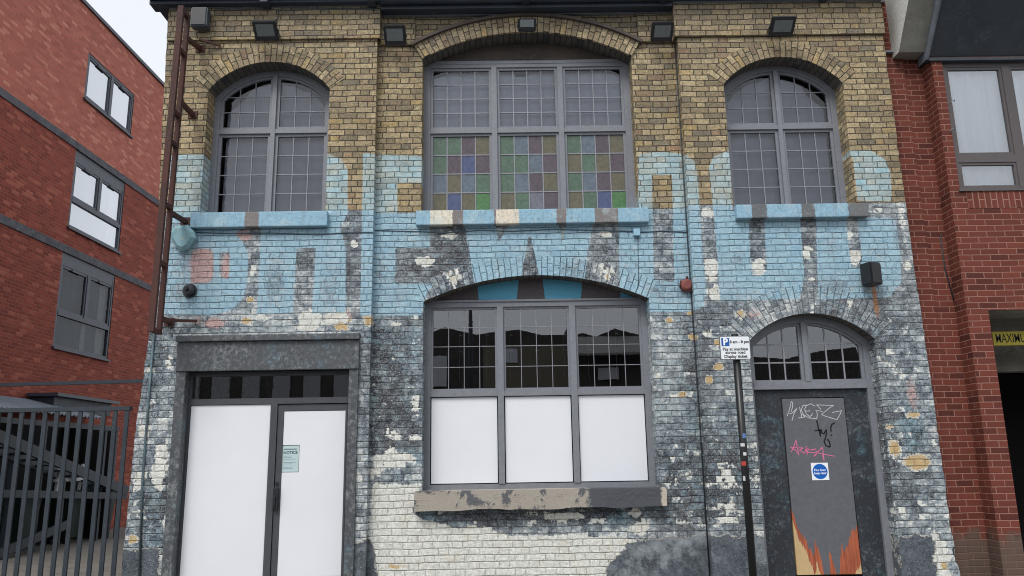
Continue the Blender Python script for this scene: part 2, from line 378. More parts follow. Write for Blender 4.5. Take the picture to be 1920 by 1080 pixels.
    # rust run below the speaker
    x_, y_, z_ = t.sep(P); rx = RUST_RUN; rr_ = t.M('MULTIPLY', t.step(t.M('ABSOLUTE', t.M('ADD', t.M('SUBTRACT', x_, rx[0]), t.M('MULTIPLY', t.M('SUBTRACT', n_mid, .5), .02))), .04, .012), t.M('MULTIPLY', t.step(z_, rx[1] - .42, rx[1] - .3), t.step(z_, rx[1] + .02, rx[1])))
    c = t.mix(t.M('MULTIPLY', rr_, .8), c, lin(176, 118, 72))
    # smooth cement render slabs at the foot
    se = t.M('ADD', slab, t.M('ADD', t.M('MULTIPLY', t.M('SUBTRACT', n_mid, .5), .07), t.M('MULTIPLY', t.M('SUBTRACT', n_fine, .5), .03))); sm = t.step(se, -.003, .003)
    scol = t.mix(t.M('ADD', t.M('MULTIPLY', n_fine, .5), t.M('MULTIPLY', n_mid, .5)), lin(50, 56, 64), lin(98, 106, 114)); scol = t.mix(t.M('MULTIPLY', t.step(t.M('ADD', n_big, t.M('MULTIPLY', n_mid, .5)), 1.0, 1.45), .6), scol, lin(160, 168, 172)); scol = t.mix(t.M('MULTIPLY', sqc, .6), scol, lin(170, 176, 178))
    c = t.mix(t.step(se, -.014, -.010), c, lin(190, 188, 178)); c = t.mix(sm, c, scol)
    t.put(t.b.inputs['Base Color'], c)
    t.put(t.b.inputs['Roughness'], t.step(n_fine, 0, 1, .62, .86)); t.b.inputs['Specular IOR Level'].default_value = .35
    relief = t.M('MULTIPLY', t.step(dj, .001, .009), t.M('SUBTRACT', 1., sm))
    hgt = t.M('ADD', relief, t.M('ADD', t.M('MULTIPLY', n_fine, .22), t.M('ADD', t.M('MULTIPLY', r3, .25), t.M('ADD', t.M('MULTIPLY', n_brk, .2), t.M('ADD', t.M('MULTIPLY', sqa, -.3), t.M('MULTIPLY', t.M('ADD', wm, om), -.16))))))
    t.bump(hgt, .8, .011); return t.m

def red_brick(name, c1, c2, c3, mortar, h=.075, L=.225, split=None, joint=.010, grime=None, streak=0.):
    t = NT(name); uvb = t.attr('uvb').outputs['Vector']; P = t.pos()
    body, rv, rc, dj, _ = t.bricks(uvb, h=h, L=L, split=split, joint=joint, wob=.0015, rowj=.02)
    n_big = t.noise(P, .6, 4, .6); n_mid = t.noise(P, 5, 4, .6); n_f = t.noise(P, 60, 4, .7)
    c = t.mix(rv, c1, c2); c = t.mix(t.step(t.sep(rc)[1], .8, .95), c, c3); c = t.mix(t.step(n_f, .5, .75, 0, .3), c, tuple(x * .5 for x in c1[:3]) + (1,))
    c = t.mix(t.step(n_big, .35, .7, 0, streak), c, c2)
    c = t.mix(body, t.mix(n_mid, mortar, tuple(x * .75 for x in mortar[:3]) + (1,)), c)
    if grime:
        z = t.sep(P)[2]; c = t.mix(t.step(t.M('ADD', z, t.M('MULTIPLY', n_mid, -.5)), grime, grime - .12, 0, .75), c, lin(88, 80, 72))
    t.put(t.b.inputs['Base Color'], c); t.b.inputs['Roughness'].default_value = .8; t.b.inputs['Specular IOR Level'].default_value = .25
    t.bump(t.M('ADD', t.step(dj, .002, .008), t.M('MULTIPLY', n_f, .35)), .6, .006); return t.m

def glass(name, tint=(.75, .78, .8, 1), refl=1.0, rough=.015, wav=.02, panes=0.):
    t = NT(name); n = t.n; n.remove(t.b)
    tr = n.new('ShaderNodeBsdfTransparent'); tr.inputs[0].default_value = tint
    gl = n.new('ShaderNodeBsdfGlossy'); gl.inputs['Roughness'].default_value = rough; gl.inputs[0].default_value = (.95, .97, 1, 1)
    fr = n.new('ShaderNodeFresnel'); fr.inputs[0].default_value = 1.55
    bp = n.new('ShaderNodeBump'); bp.inputs['Strength'].default_value = wav; bp.inputs['Distance'].default_value = .05
    t.put(bp.inputs['Height'], t.noise(t.pos(), 6, 2, .5)); t.l.new(bp.outputs[0], gl.inputs['Normal'])
    cell = t.VM('FLOOR', t.VM('MULTIPLY', t.pos(), (6.9, .01, 4.75))); wv = t.wn(cell)[0]
    mx = n.new('ShaderNodeMixShader'); t.put(mx.inputs[0], t.M('MULTIPLY', fr.outputs[0], t.M('MULTIPLY', t.M('ADD', 1 - panes / 2, t.M('MULTIPLY', wv, panes)), refl), clamp=True))
    t.l.new(tr.outputs[0], mx.inputs[1]); t.l.new(gl.outputs[0], mx.inputs[2])
    t.l.new(mx.outputs[0], n['Material Output'].inputs[0]); return t.m

def stained(name, col):
    t = NT(name); nn = t.noise(t.pos(), 25, 4, .6); c = t.mix(t.step(nn, .35, .65), tuple(x * .8 for x in col[:3]) + (1,), tuple(x * 1.2 for x in col[:3]) + (1,))
    t.put(t.b.inputs['Base Color'], c); t.b.inputs['Roughness'].default_value = .22; t.bump(t.noise(t.VM('MULTIPLY', t.pos(), (12, 12, 45)), 1, 2, .5), .10, .008); return t.m

def worn(name, base, hi, lo, a=.5, b=.66, rough=.6, scale=14, tealish=0):
    """painted timber or render scuffed down to other coats"""
    t = NT(name); P = t.pos(); n1 = t.noise(P, scale * 1.6, 7, .72); n2 = t.noise(t.VM('MULTIPLY', P, (70, 70, 22)), 1, 5, .7); n3 = t.noise(P, 2.2, 4, .6)
    c = t.mix(t.step(n3, .35, .65), base, lo); v = t.M('ADD', t.M('MULTIPLY', n1, .55), t.M('ADD', t.M('MULTIPLY', n2, .25), t.M('MULTIPLY', n3, .20)))
    c = t.mix(t.step(v, a + .01, b + .02, 0, .75), c, hi)
    if tealish: c = t.mix(t.M('MULTIPLY', t.step(t.noise(P, 3, 5, .65, dist=.8), .54, .68, 0, tealish), t.step(n1, .42, .6)), c, lin(92, 130, 146))
    sq = t.step(t.M('ABSOLUTE', t.M('SUBTRACT', t.noise(P, scale, 3, .6, dist=1.4), .5)), .012, .003); c = t.mix(t.M('MULTIPLY', sq, t.step(n3, .45, .62, 0, .55)), c, hi)
    t.put(t.b.inputs['Base Color'], c); t.b.inputs['Roughness'].default_value = rough; t.bump(t.M('ADD', n1, n2), .4, .006); return t.m

def sill_mat(name, runs, base, chip=None):
    """painted stone sill: runs = [(x0, x1, colour)] along world x"""
    t = NT(name); P = t.pos(); x = t.sep(P)[0]; nf = t.noise(P, 26, 5, .7); nm = t.noise(P, 6, 4, .6)
    xx = t.M('ADD', x, t.M('MULTIPLY', t.M('SUBTRACT', nf, .5), .05)); c = base
    for a, b, col in runs:
        f = t.M('MULTIPLY', t.M('GREATER_THAN', xx, a), t.M('LESS_THAN', xx, b)); c = t.mix(f, c, col)
    sq = t.step(t.M('ABSOLUTE', t.M('SUBTRACT', t.noise(P, 24, 3, .6, dist=1.2), .5)), .02, .005)
    c = t.mix(t.step(nf, .52, .62, 0, .45), c, lin(108, 128, 136)); c = t.mix(t.step(nm, .52, .66, 0, .40), c, lin(180, 196, 200)); c = t.mix(t.M('MULTIPLY', sq, .5), c, lin(70, 92, 102))
    c = t.mix(t.step(t.noise(t.VM('MULTIPLY', P, (30, 30, 3)), 1, 4, .6), .55, .68, 0, .4), c, lin(112, 120, 118))
    t.put(t.b.inputs['Base Color'], c); t.b.inputs['Roughness'].default_value = .7; t.bump(t.M('ADD', nf, nm), .5, .01); return t.m

BLUE = lin(140, 178, 198)
RUST_RUN = (at(1641, 560)[0], at(1641, 536)[1])
M_ = {}
M_['brick'] = old_brick()
M_['frame'] = pbr('grey_window_paint', lin(118, 121, 128), .45, var=.10, scale=20, bump=.2, col2=lin(96, 96, 104), thr=(.60, .72))
M_['putty'] = pbr('glazing_bar_paint', lin(134, 135, 142), .5, var=.12, scale=30)
M_['shopframe'] = pbr('dark_grey_aluminium', lin(70, 71, 76), .4, var=.06, scale=8, bump=.03)
M_['board'] = pbr('white_hoarding_board', lin(219, 221, 227), .5, var=.02, scale=1.6, bump=.04)
M_['glass'] = glass('window_glass', tint=(.92, .95, .97, 1), refl=1.35, wav=.004); M_['glass_side'] = glass('flats_window_glass', tint=(.92, .94, .96, 1), refl=6, wav=.0)
M_['glass_low'] = glass('ground_floor_glass', tint=(.62, .64, .66, 1), refl=3.4, wav=.0015, rough=.0)
M_['glass_dim'] = glass('dim_window_glass', tint=(.8, .82, .84, 1), refl=.7, wav=.0)
M_['glass_old'] = glass('old_leaded_glass', tint=(.86, .87, .9, 1), refl=1.4, wav=.02, rough=.02, panes=.12)
M_['blind'] = pbr('grey_blind_cloth', lin(158, 160, 170), .9, var=.07, scale=5, bump=.05)
M_['blind_pale'] = pbr('pale_blind_cloth', lin(186, 190, 200), .9, var=.08, scale=3, bump=.05)
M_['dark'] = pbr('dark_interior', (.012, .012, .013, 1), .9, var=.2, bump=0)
M_['black'] = pbr('black_plastic', lin(30, 31, 36), .42, var=.15, scale=20, bump=.06)
M_['blackpost'] = pbr('black_gloss_paint', lin(20, 20, 22), .4, var=.2, scale=25, bump=.08)
M_['lens'] = pbr('floodlight_lens', lin(110, 116, 118), .15, var=.1, scale=30, bump=.02)
M_['rust'] = worn('rusted_steel', lin(78, 42, 34), lin(122, 76, 58), lin(52, 34, 32), .52, .68, .8, 18)
M_['eaves'] = pbr('sooty_gutter_paint', lin(50, 58, 70), .55, var=.25, scale=4, bump=.2, col2=lin(84, 92, 100), thr=(.60, .72))
M_['lead'] = pbr('lead_flashing', lin(112, 118, 126), .5, var=.25, scale=9, bump=.3)
M_['surround'] = worn('scuffed_shop_surround', lin(74, 77, 80), lin(144, 147, 146), lin(56, 60, 66), .48, .62, .6, 12, .5)
M_['doorpanel'] = worn('scuffed_black_panel', lin(36, 40, 46), lin(132, 140, 142), lin(40, 44, 52), .515, .64, .55, 18, .5)
M_['tymp_wood'] = worn('weathered_tympanum_board', lin(82, 72, 66), lin(112, 100, 90), lin(62, 56, 54), .5, .7, .8, 9)
M_['steelgrey'] = pbr('grey_painted_steel', lin(42, 50, 58), .5, var=.12, scale=6, bump=.1, col2=lin(84, 94, 102), thr=(.66, .74))
M_['winframe'] = pbr('anthracite_window_frame', lin(62, 66, 76), .4, var=.06, bump=.02)
M_['brownframe'] = pbr('brown_window_frame', lin(84, 78, 78), .45, var=.05, bump=.02)
M_['band'] = worn('weathered_stone_band', lin(92, 92, 98), lin(132, 132, 136), lin(62, 62, 68), .5, .64, .8, 5)
M_['concrete'] = worn('rough_concrete', lin(148, 148, 140), lin(178, 178, 168), lin(118, 116, 108), .5, .7, .9, 4)
M_['pebble'] = pbr('pebbledash', lin(216, 216, 210), .9, var=.25, scale=60, bump=.8, col2=lin(120, 120, 116), thr=(.55, .62), bs=140)
M_['soffit'] = worn('dark_soffit_panel', lin(56, 62, 70), lin(82, 90, 98), lin(46, 52, 60), .50, .7, .32, 2.5)
M_['curtain'] = None
t = NT('net_curtain'); P = t.pos(); w = t.noise(t.VM('MULTIPLY', P, (14, 14, .6)), 1, 3, .5)
t.put(t.b.inputs['Base Color'], t.mix(t.step(w, .35, .65), lin(232, 242, 246), lin(250, 254, 255))); t.b.inputs['Roughness'].default_value = .8; t.bump(w, .7, .05); M_['curtain'] = t.m
M_['dark_soffit'] = red_brick('dark_soffit_brick', lin(78, 76, 74), lin(96, 92, 86), lin(66, 66, 68), lin(58, 56, 54), h=.0763, L=.3)  # darker brick colour for the undersides of all the arches
M_['redL1'] = red_brick('red_brick_upper', lin(166, 92, 76), lin(194, 112, 94), lin(212, 140, 118), lin(172, 126, 112), joint=.008, streak=.4)
M_['redL2'] = red_brick('red_brick_lower', lin(122, 54, 43), lin(150, 72, 56), lin(172, 96, 76), lin(148, 108, 96), joint=.008, streak=.3)
M_['redR'] = red_brick('dark_red_brick_pink_mortar', lin(96, 50, 40), lin(112, 58, 47), lin(82, 42, 36), lin(152, 112, 98), joint=.009, grime=.40)
M_['redR_soldier'] = red_brick('dark_red_soldier_brick', lin(102, 54, 44), lin(114, 60, 50), lin(90, 46, 39), lin(160, 120, 106), joint=.011)
M_['redR_pier'] = red_brick('dark_red_pier_brick', lin(94, 49, 40), lin(110, 57, 46), lin(82, 42, 36), lin(152, 112, 98), joint=.009, L=.225, split=None, grime=.40)

# ------------------------------------------------------------------ layout of the old front
YC = .12                                                     # the middle bay lies this far behind the side bays
XL, XS1, XS2, XR, ZT = -4.33, -1.64, 2.27, 4.98, 7.42
ex_z = np.array([0, .31, 1.97, 3.1, 3.5, 4.7, 6.3, 7.2, 7.6]); ex_x = np.array([-4.40, -4.38, -4.355, -4.285, -4.27, -4.305, -4.36, -4.39, -4.40])
rng = np.random.RandomState(3); jag = rng.uniform(-1, 1, 140)
def xl_edge(z): return np.interp(z, ex_z, ex_x) + jag[(np.floor(np.asarray(z) / .0763)).astype(int)] * .006
def xr_edge(z):
    z = np.asarray(z); b = np.interp(z, [0, .3, 2.4, 4.1, 7.4], [5.05, 5.03, 5.01, 4.98, 4.965]); amp = np.interp(z, [0, .7, 1.2, 2], [.028, .026, .012, .006])
    return b + jag[(np.floor(z / .0763)).astype(int) + 30] * amp
def edge_warp(X, Z):
    X = X.copy(); k = np.clip((XL + .35 - X) / .35, 0, 1); X = X + k * (xl_edge(Z) - XL)
    k = np.clip((X - (XR - .25)) / .25, 0, 1); return X + k * (xr_edge(Z) - XR)

A_LW = Arch(at(385, 250)[0], at(616, 230)[0], 6.215, 6.60)
A_CW = Arch(at(791, 250, YC)[0], at(1191, 250, YC)[0], at(792, 112, YC)[1], at(988, 62, YC)[1])
A_RW = Arch(at(1364, 250)[0], at(1590, 250)[0], 6.20, 6.575)
A_LO = Arch(at(792, 750, YC)[0], at(1227, 750, YC)[0], at(792, 566, YC)[1], at(1000, 516, YC)[1])
A_RD = Arch(2.885, 4.405, 2.86, 3.19)
Z_SL, Z_SC, Z_SR = 4.545, at(988, 396, YC)[1], 4.55           # tops of the upper sills
Z_LO = at(1000, 912, YC)[1]
SHOP = (at(336, 800)[0], at(660, 800)[0], 2.62)
print('layout', A_LW.xa, A_LW.xb, A_CW.xa, A_CW.xb, A_CW.zs, A_CW.zc, A_RW.xa, A_RW.xb, A_LO.xa, A_LO.xb, A_LO.zs, A_LO.zc, Z_LO, SHOP)

# ---- the faded mural and the patches of old paint: shapes measured on the wall plane
LET = [
 [(318,290),(384,290),(384,400),(463,400),(463,425),(440,438),(455,452),(465,475),(464,527),(455,561),(434,582),(400,590),(306,590),(308,480),(316,400)],
 [(489,400),(612,400),(612,287),(640,298),(652,318),(652,400),(636,428),(642,442),(645,455),(648,470),(648,585),(585,588),(592,465),(556,465),(549,588),(482,588),(489,440)],
 [(681,287),(792,293),(792,343),(745,343),(745,400),(806,400),(806,465),(742,465),(741,532),(815,532),(800,548),(790,592),(675,592)],
 [(866,396),(1116,396),(1102,470),(1092,566),(1022,566),(993,434),(968,566),(894,566),(880,470)],
 [(1159,396),(1197,396),(1197,288),(1240,285),(1283,288),(1303,303),(1309,335),(1312,400),(1318,480),(1325,545),(1318,575),(1290,585),(1163,585)],
 [(1329,315),(1337,294),(1370,281),(1372,396),(1500,396),(1503,450),(1508,520),(1500,560),(1350,565),(1345,480),(1338,400)],
 [(1530,404),(1680,410),(1688,480),(1690,530),(1668,557),(1534,562)],
 [(1590,281),(1635,283),(1661,300),(1670,326),(1672,377),(1608,377),(1600,300)],
]
CNT = [
 [(358,470),(366,466),(396,467),(400,474),(400,520),(392,530),(358,531)], [(411,472),(430,472),(430,525),(411,520)],
 [(927,390),(972,390),(934,457)], [(1043,390),(1066,390),(1055,457)],
 [(1222,328),(1260,328),(1264,530),(1226,524)], [(1404,400),(1432,400),(1438,505),(1430,517),(1412,517),(1406,480)],
 [(1586,400),(1606,400),(1616,480),(1614,502),(1597,502),(1590,450)],
]
SLAB = [[(1206,1010),(1446,1006),(1452,1110),(1128,1110),(1136,1085),(1144,1050),(1172,1032),(1186,1018)], [(1684,1004),(1750,1004),(1758,1110),(1690,1110)],
        [(222,1034),(300,1030),(300,1110),(215,1110)], [(656,1016),(694,1012),(704,1060),(706,1110),(650,1110)]]
def box_(x0, y0, x1, y1): return [(x0, y0), (x1, y0), (x1, y1), (x0, y1)]
WHITE_POLY = [([(698,905),(790,905),(776,960),(800,975),(860,990),(905,985),(960,1002),(1060,1000),(1130,1005),(1195,1012),(1165,1035),(1130,1110),(706,1110),(704,1060),(690,1010)], .72)]
# px, py, rx, ry, amount
WB = [(578,602,22,18,.92),(632,597,18,13,.92),(490,597,11,7,.6),(598,688,10,8,.4),(474,506,8,10,.6),(666,457,9,7,.7),(846,440,16,8,.7),(797,490,18,10,.75),(850,522,24,20,.42),(1137,440,15,7,.7),(1138,512,13,20,.6),
 (1327,400,13,9,.7),(1333,502,15,22,.72),(1342,548,16,16,.65),(1424,500,12,15,.75),(1513,474,10,14,.7),(1522,524,9,6,.7),(1591,440,7,7,.8),(1604,482,12,13,.8),(1702,500,8,10,.75),(1642,395,26,12,.35),(1690,400,12,30,.4),(1525,590,12,34,.42),
 (1600,572,14,9,.5),(1480,600,14,9,.4),(1325,625,9,8,.6),(1667,600,10,8,.4),
 (300,870,16,46,.70),(272,805,18,12,.6),(262,900,18,20,.58),(262,965,16,12,.5),(318,680,10,16,.55),(285,760,16,12,.45),(312,980,10,12,.5),(283,694,10,6,.5),
 (742,860,34,24,.62),(707,872,16,20,.60),(700,800,10,8,.45),(735,818,18,18,.48),(775,828,12,10,.45),(700,640,12,9,.4),(700,720,12,14,.42),(780,760,10,26,.42),(705,890,14,14,.55),
 (745,608,14,6,.5),(780,596,9,8,.5),(735,668,14,8,.4),(770,660,18,6,.35),
 (1265,740,16,8,.45),(1246,1000,26,6,.2),(1290,820,30,30,.30),(1300,900,60,22,.44),(1380,900,60,40,.40),(1370,960,60,30,.42),(1275,985,50,14,.46),(1255,855,22,16,.42),(1345,850,20,44,.40),(1215,900,20,30,.44),
 (1190,962,12,8,.75),(1200,992,18,14,.70),(1420,880,14,60,.42),
 (1700,690,44,34,.34),(1660,660,18,24,.35),(1700,760,30,8,.2),(1680,860,26,20,.32),(1660,920,20,24,.38),(1752,830,8,10,.5),(1760,1040,20,44,.64),(1690,960,60,30,.34),(1690,620,40,14,.36),
 (810,992,30,8,.55),(1060,970,40,8,.6),(1000,965,40,6,.5),(900,975,30,5,.4),(1120,975,20,12,.45)]
PALE = [(1262,660,50,80,.55),(1310,690,30,90,.25),(740,670,55,70,.25),(740,790,55,60,-.46),(740,640,60,50,-.12),(1290,910,70,80,-.44),(1380,890,60,80,-.36),(710,700,20,160,-.12),(290,960,50,90,-.2),(570,470,25,30,-.30),(660,480,14,80,-.30),(760,500,30,40,-.28),(850,480,40,60,.15),
 (992,510,22,50,-.22),(1150,480,22,60,-.1),(1525,620,140,50,.55),(1700,600,50,70,.45),(1705,850,50,110,-.34),(1655,800,16,160,-.2),(1340,760,40,60,-.05),(1000,965,200,20,-.6),(290,680,30,60,.15),(290,950,30,60,-.25),(370,610,80,12,.35),(1245,450,20,60,-.1),(1350,600,50,40,.35),(1600,620,90,70,.3),(1420,440,14,40,-.2),(1517,440,14,50,-.2)]
TEAL = [(520,612,40,10,.5),(1262,740,46,110,.42),(1380,780,40,150,.36),(700,760,20,120,.30),(290,800,40,200,.30),(760,860,50,16,.6),(760,890,30,12,.5),(780,640,20,40,.45),(1260,640,50,40,.25),(1290,950,90,60,.32),(1240,860,40,60,.25),(1710,800,20,44,.62),(1660,780,20,60,.25),(275,660,20,20,.45),(800,970,14,18,.7),(1160,970,30,14,.6),(290,1000,14,30,.5),(1400,800,30,60,.3),(1380,640,40,80,.2),(740,640,60,60,.2),(700,610,16,30,.55),(820,480,30,20,.2),(1230,560,50,20,.45),(1270,520,30,40,.3),(1560,570,60,15,.4)]
OCH = [(468,562,8,7,.9),(462,602,11,7,.8),(640,612,16,9,.75),(690,600,9,14,.8),(655,600,6,6,.6),(1295,587,8,6,.9),(1254,600,7,6,.9),(1300,632,10,7,.9),(1348,642,10,6,.9),(1347,688,10,7,.9),(1330,712,8,8,.9),(1281,739,9,6,.9),(1390,588,11,10,.7),(1340,547,10,8,.6),(1720,866,26,16,.8),(1678,840,12,16,.8),(1712,778,16,7,.7),(1668,800,9,6,.7),(848,524,10,8,.6),(1140,520,8,12,.5),(1320,320,9,50,.0),(1300,560,10,8,.3),(1770,1060,10,10,.6),(740,1062,30,6,.6),(1000,1070,80,6,.35),(250,1010,14,9,.7)]
PNK = [(379,500,24,34,1.2),(424,500,9,28,.75),(454,442,20,12,.8),(402,606,22,10,.75),(370,602,10,8,.6),(648,592,16,14,.6),(1340,560,30,26,.3),(1240,690,40,40,.2),(1710,740,12,36,.55),(1545,500,18,16,.4),(1560,470,14,10,.3),(1415,590,20,12,.5),(720,660,20,10,.3)]
WEAR = [(515,520,18,46,.9),(622,520,20,50,.75),(560,440,40,12,.3),(340,545,22,22,.5),(420,560,30,14,.5),(335,500,14,20,.5),(712,500,12,40,.4),(770,560,40,14,.35),(930,480,16,40,.35),(1068,500,26,34,.75),(1000,470,40,10,.35),(1185,500,14,40,.5),(1240,550,40,26,.8),(1280,480,12,50,.4),(1380,470,16,50,.5),(1380,560,40,14,.7),(1468,450,20,24,.5),(1470,530,26,20,.45),(1560,450,16,40,.4),(1560,540,24,16,.7),(1650,470,24,26,.5),(1645,545,24,14,.6),(1680,440,8,30,.6)]
def sd_poly(P, poly):
    x, z = P[:, 0], P[:, 1]; n = len(poly); d = np.full(len(x), 1e9); ins = np.zeros(len(x), bool)
    for i in range(n):
        ax, az_ = poly[i]; bx, bz = poly[(i + 1) % n]; ex, ez = bx - ax, bz - az_; l2 = ex * ex + ez * ez + 1e-12
        tt = np.clip(((x - ax) * ex + (z - az_) * ez) / l2, 0, 1); d = np.minimum(d, (x - ax - tt * ex) ** 2 + (z - az_ - tt * ez) ** 2)
        c = ((az_ > z) != (bz > z)) & (x < ex * (z - az_) / (ez if abs(ez) > 1e-9 else 1e-9) + ax); ins ^= c
    d = np.sqrt(d); return np.where(ins, d, -d)
def cv(poly, Y): return [at(px, py, Y) for px, py in poly]
def fields(P, Y):
    """P (n,2) wall coordinates, measured on plane Y"""
    blue = np.full(len(P), -1.)
    for L_ in LET: blue = np.maximum(blue, sd_poly(P, cv(L_, Y)))
    for L_ in CNT: blue = np.minimum(blue, -sd_poly(P, cv(L_, Y)))
    slab = np.full(len(P), -1.)
    for L_ in SLAB: slab = np.maximum(slab, sd_poly(P, cv(L_, Y)))
    def blobs(lst, base, soft=2.0):
        f = np.full(len(P), base)
        for px, py, rx, ry, a in lst:
            cx, cz = at(px, py, Y); sx = rx / 155; sz = ry / 150
            g = np.exp(-(((P[:, 0] - cx) / sx) ** 2 + ((P[:, 1] - cz) / sz) ** 2) ** 1.3 * .7)
            f = np.maximum(f, a * g + base * (1 - g)) if soft == 0 else f + (a - (base if a > 0 else 0)) * g
        return f
    white = np.maximum(blobs(WB, .11, 0), .11 + .13 * np.clip((3.3 - P[:, 1]) / .2, 0, 1))
    for poly, a in WHITE_POLY:
        s_ = sd_poly(P, cv(poly, Y)); white = np.maximum(white, a * np.clip(.5 + s_ / .06, 0, 1))
    band = np.clip((P[:, 1] - 3.42) / .12, 0, 1); pale = np.clip(blobs(PALE, .58, 1) - .14 * band - .26 * np.clip(blobs(WEAR, 0., 0), 0, 1), .04, 1.15)
    teal = np.clip(blobs(TEAL, .24, 0), 0, 1); och = blobs(OCH, .02, 0) - .9 * np.clip(blobs(WEAR, 0., 0), 0, 1); pk = blobs(PNK, .05, 0)
    line = P[:, 1] - 4.575
    return np.stack([np.clip(blue, -.2, .2), np.clip(line, -.2, .2), white, pale], 1), np.stack([teal, och, pk, np.clip(slab, -.2, .2)], 1)
def paint(V):
    mid = (V[:, 0] > XS1 + .001) & (V[:, 0] < XS2 - .001)
    a0, b0 = fields(V[:, [0, 2]], 0.); a1, b1 = fields(V[:, [0, 2]], YC)
    return np.where(mid[:, None], a1, a0), np.where(mid[:, None], b1, b0)

# ------------------------------------------------------------------ the old building
bld = empty('brick_building', (0, 0, 0), 'two storey old brick building with arched windows and faded blue lettering on peeling paint', 'building')
ST = .028; RD = .30
g = Grid()
g.holed(XL, XS1, 0, ZT, 0., ST, [(A_LW.xa, A_LW.xb, Z_SL - .02, A_LW), (SHOP[0], SHOP[1], 0, SHOP[2])], edge_warp)
g.holed(XS1, XS2, 0, ZT, YC, ST, [(A_CW.xa, A_CW.xb, Z_SC - .02, A_CW), (A_LO.xa, A_LO.xb, Z_LO - .03, A_LO)])
g.holed(XS2, XR, 0, ZT, 0., ST, [(A_RW.xa, A_RW.xb, Z_SR - .02, A_RW), (A_RD.xa, A_RD.xb, 0, A_RD)], edge_warp)
g.side(XS1, 0, YC, 0, ZT, .04); g.side(XS2, 0, YC, 0, ZT, .04)
g.side(XL, 0, 7.5, 0, ZT, .12, xe=xl_edge); g.side(XR, 0, 7.5, 0, ZT, .12, xe=xr_edge)
for A, z0, y0 in ((A_LW, Z_SL, 0), (A_CW, Z_SC, YC), (A_RW, Z_SR, 0), (A_LO, Z_LO, YC), (A_RD, 0, 0)):
    g.side(A.xa, y0, y0 + RD + .06, z0 - .03, A.zs, .03); g.side(A.xb, y0, y0 + RD + .06, z0 - .03, A.zs, .03)
# corbelled top courses of the side bays, ledge courses of the middle bay
for x0, x1, y, z0 in ((XL - .03, XS1 + .035, -.035, 6.905), (XS2 - .035, XR, -.035, 6.875)):
    g.holed(x0, x1, z0, ZT, y, .04, []); g.flat(x0, x1, y, 0, z0, .04); g.side(x0, y, YC, z0, ZT, .04); g.side(x1, y, YC, z0, ZT, .04)
for x0, x1 in ((XS1, A_CW.xa - .1), (A_CW.xb + .1, XS2)):
    g.holed(x0, x1, 6.87, ZT, YC - .03, .04, []); g.flat(x0, x1, YC - .03, YC, 6.87, .04)
g.build('wall', M_['brick'], bld, paint)
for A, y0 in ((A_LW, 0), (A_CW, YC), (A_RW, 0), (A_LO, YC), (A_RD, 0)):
    gs_ = Grid(); gs_.soffit(A, y0, y0 + RD + .06); gs_.build('arch_soffit', M_['dark_soffit'], bld)
def arch_part(A, r1, y, ext=.0, proud=.006):
    gg = Grid(); gg.ring(A, 0, r1, y - proud, .025, yb=y + .02, ext=ext); return gg.build('brick_arch', M_['brick'], bld, paint)
arch_part(A_LW, .235, 0, .0); arch_part(A_RW, .225, 0, .0); arch_part(A_CW, .215, YC, .0, .036); arch_part(A_RD, .35, 0, .0); arch_part(A_LO, .24, YC, .0, .003)
b = MB(); b.arc(A_CW, .218, .258, YC - .075, YC, 50, A_CW.t0 - .01, A_CW.t1 + .01); b.build('hood_mould', M_['tymp_wood'], bld)
# back, roof and dark inside
b = MB(); b.box(-4.1, 4.7, 7.3, 7.5, 0, ZT); b.build('back_wall', M_['tymp_wood'], bld)
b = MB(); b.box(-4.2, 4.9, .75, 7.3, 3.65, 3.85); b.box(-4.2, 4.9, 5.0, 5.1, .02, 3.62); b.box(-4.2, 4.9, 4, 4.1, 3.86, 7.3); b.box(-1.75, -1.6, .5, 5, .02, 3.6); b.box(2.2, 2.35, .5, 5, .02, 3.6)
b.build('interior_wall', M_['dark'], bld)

def eave_pts():
    z = 7.42; y = -.22
    return z, y
ze, ye = 7.385, -.24
b = MB()
b.box(XL - .23, XR + .02, ye + .1, 7.7, ze + .03, ze + .42)
b.build('roof', M_['eaves'], bld)
b = MB()
for x0, x1, y0 in ((XL - .25, XS1 + .05, -.17), (XS1 + .05, XS2 - .05, -.10), (XS2 - .05, XR + .02, -.17)):
    zz = ze if y0 < -.12 else ze - .075
    b.tube([(x0, y0 - .02, zz + .10), (x1, y0 - .02, zz + .10)], .075, 14)
    b.box(x0, x1, y0 + .03, y0 + .22, zz - .02, zz + .14)
for px in (504, 700, 985, 1240, 1540):
    x, _ = at(px, 10); b.box(x - .05, x + .05, -.22, .0, ze - .055, ze + .05, .008)
b.build('gutter', M_['eaves'], bld)
b = MB(); b.box(XL - .03, XS1 + .04, -.05, .0, ze - .03, ze - .006); b.box(XS2 - .04, XR, -.05, .0, ze - .04, ze - .006); b.box(XS1 + .05, XS2 - .05, YC - .05, YC, 7.275, 7.30)
b.build('lead_flashing', M_['lead'], bld)

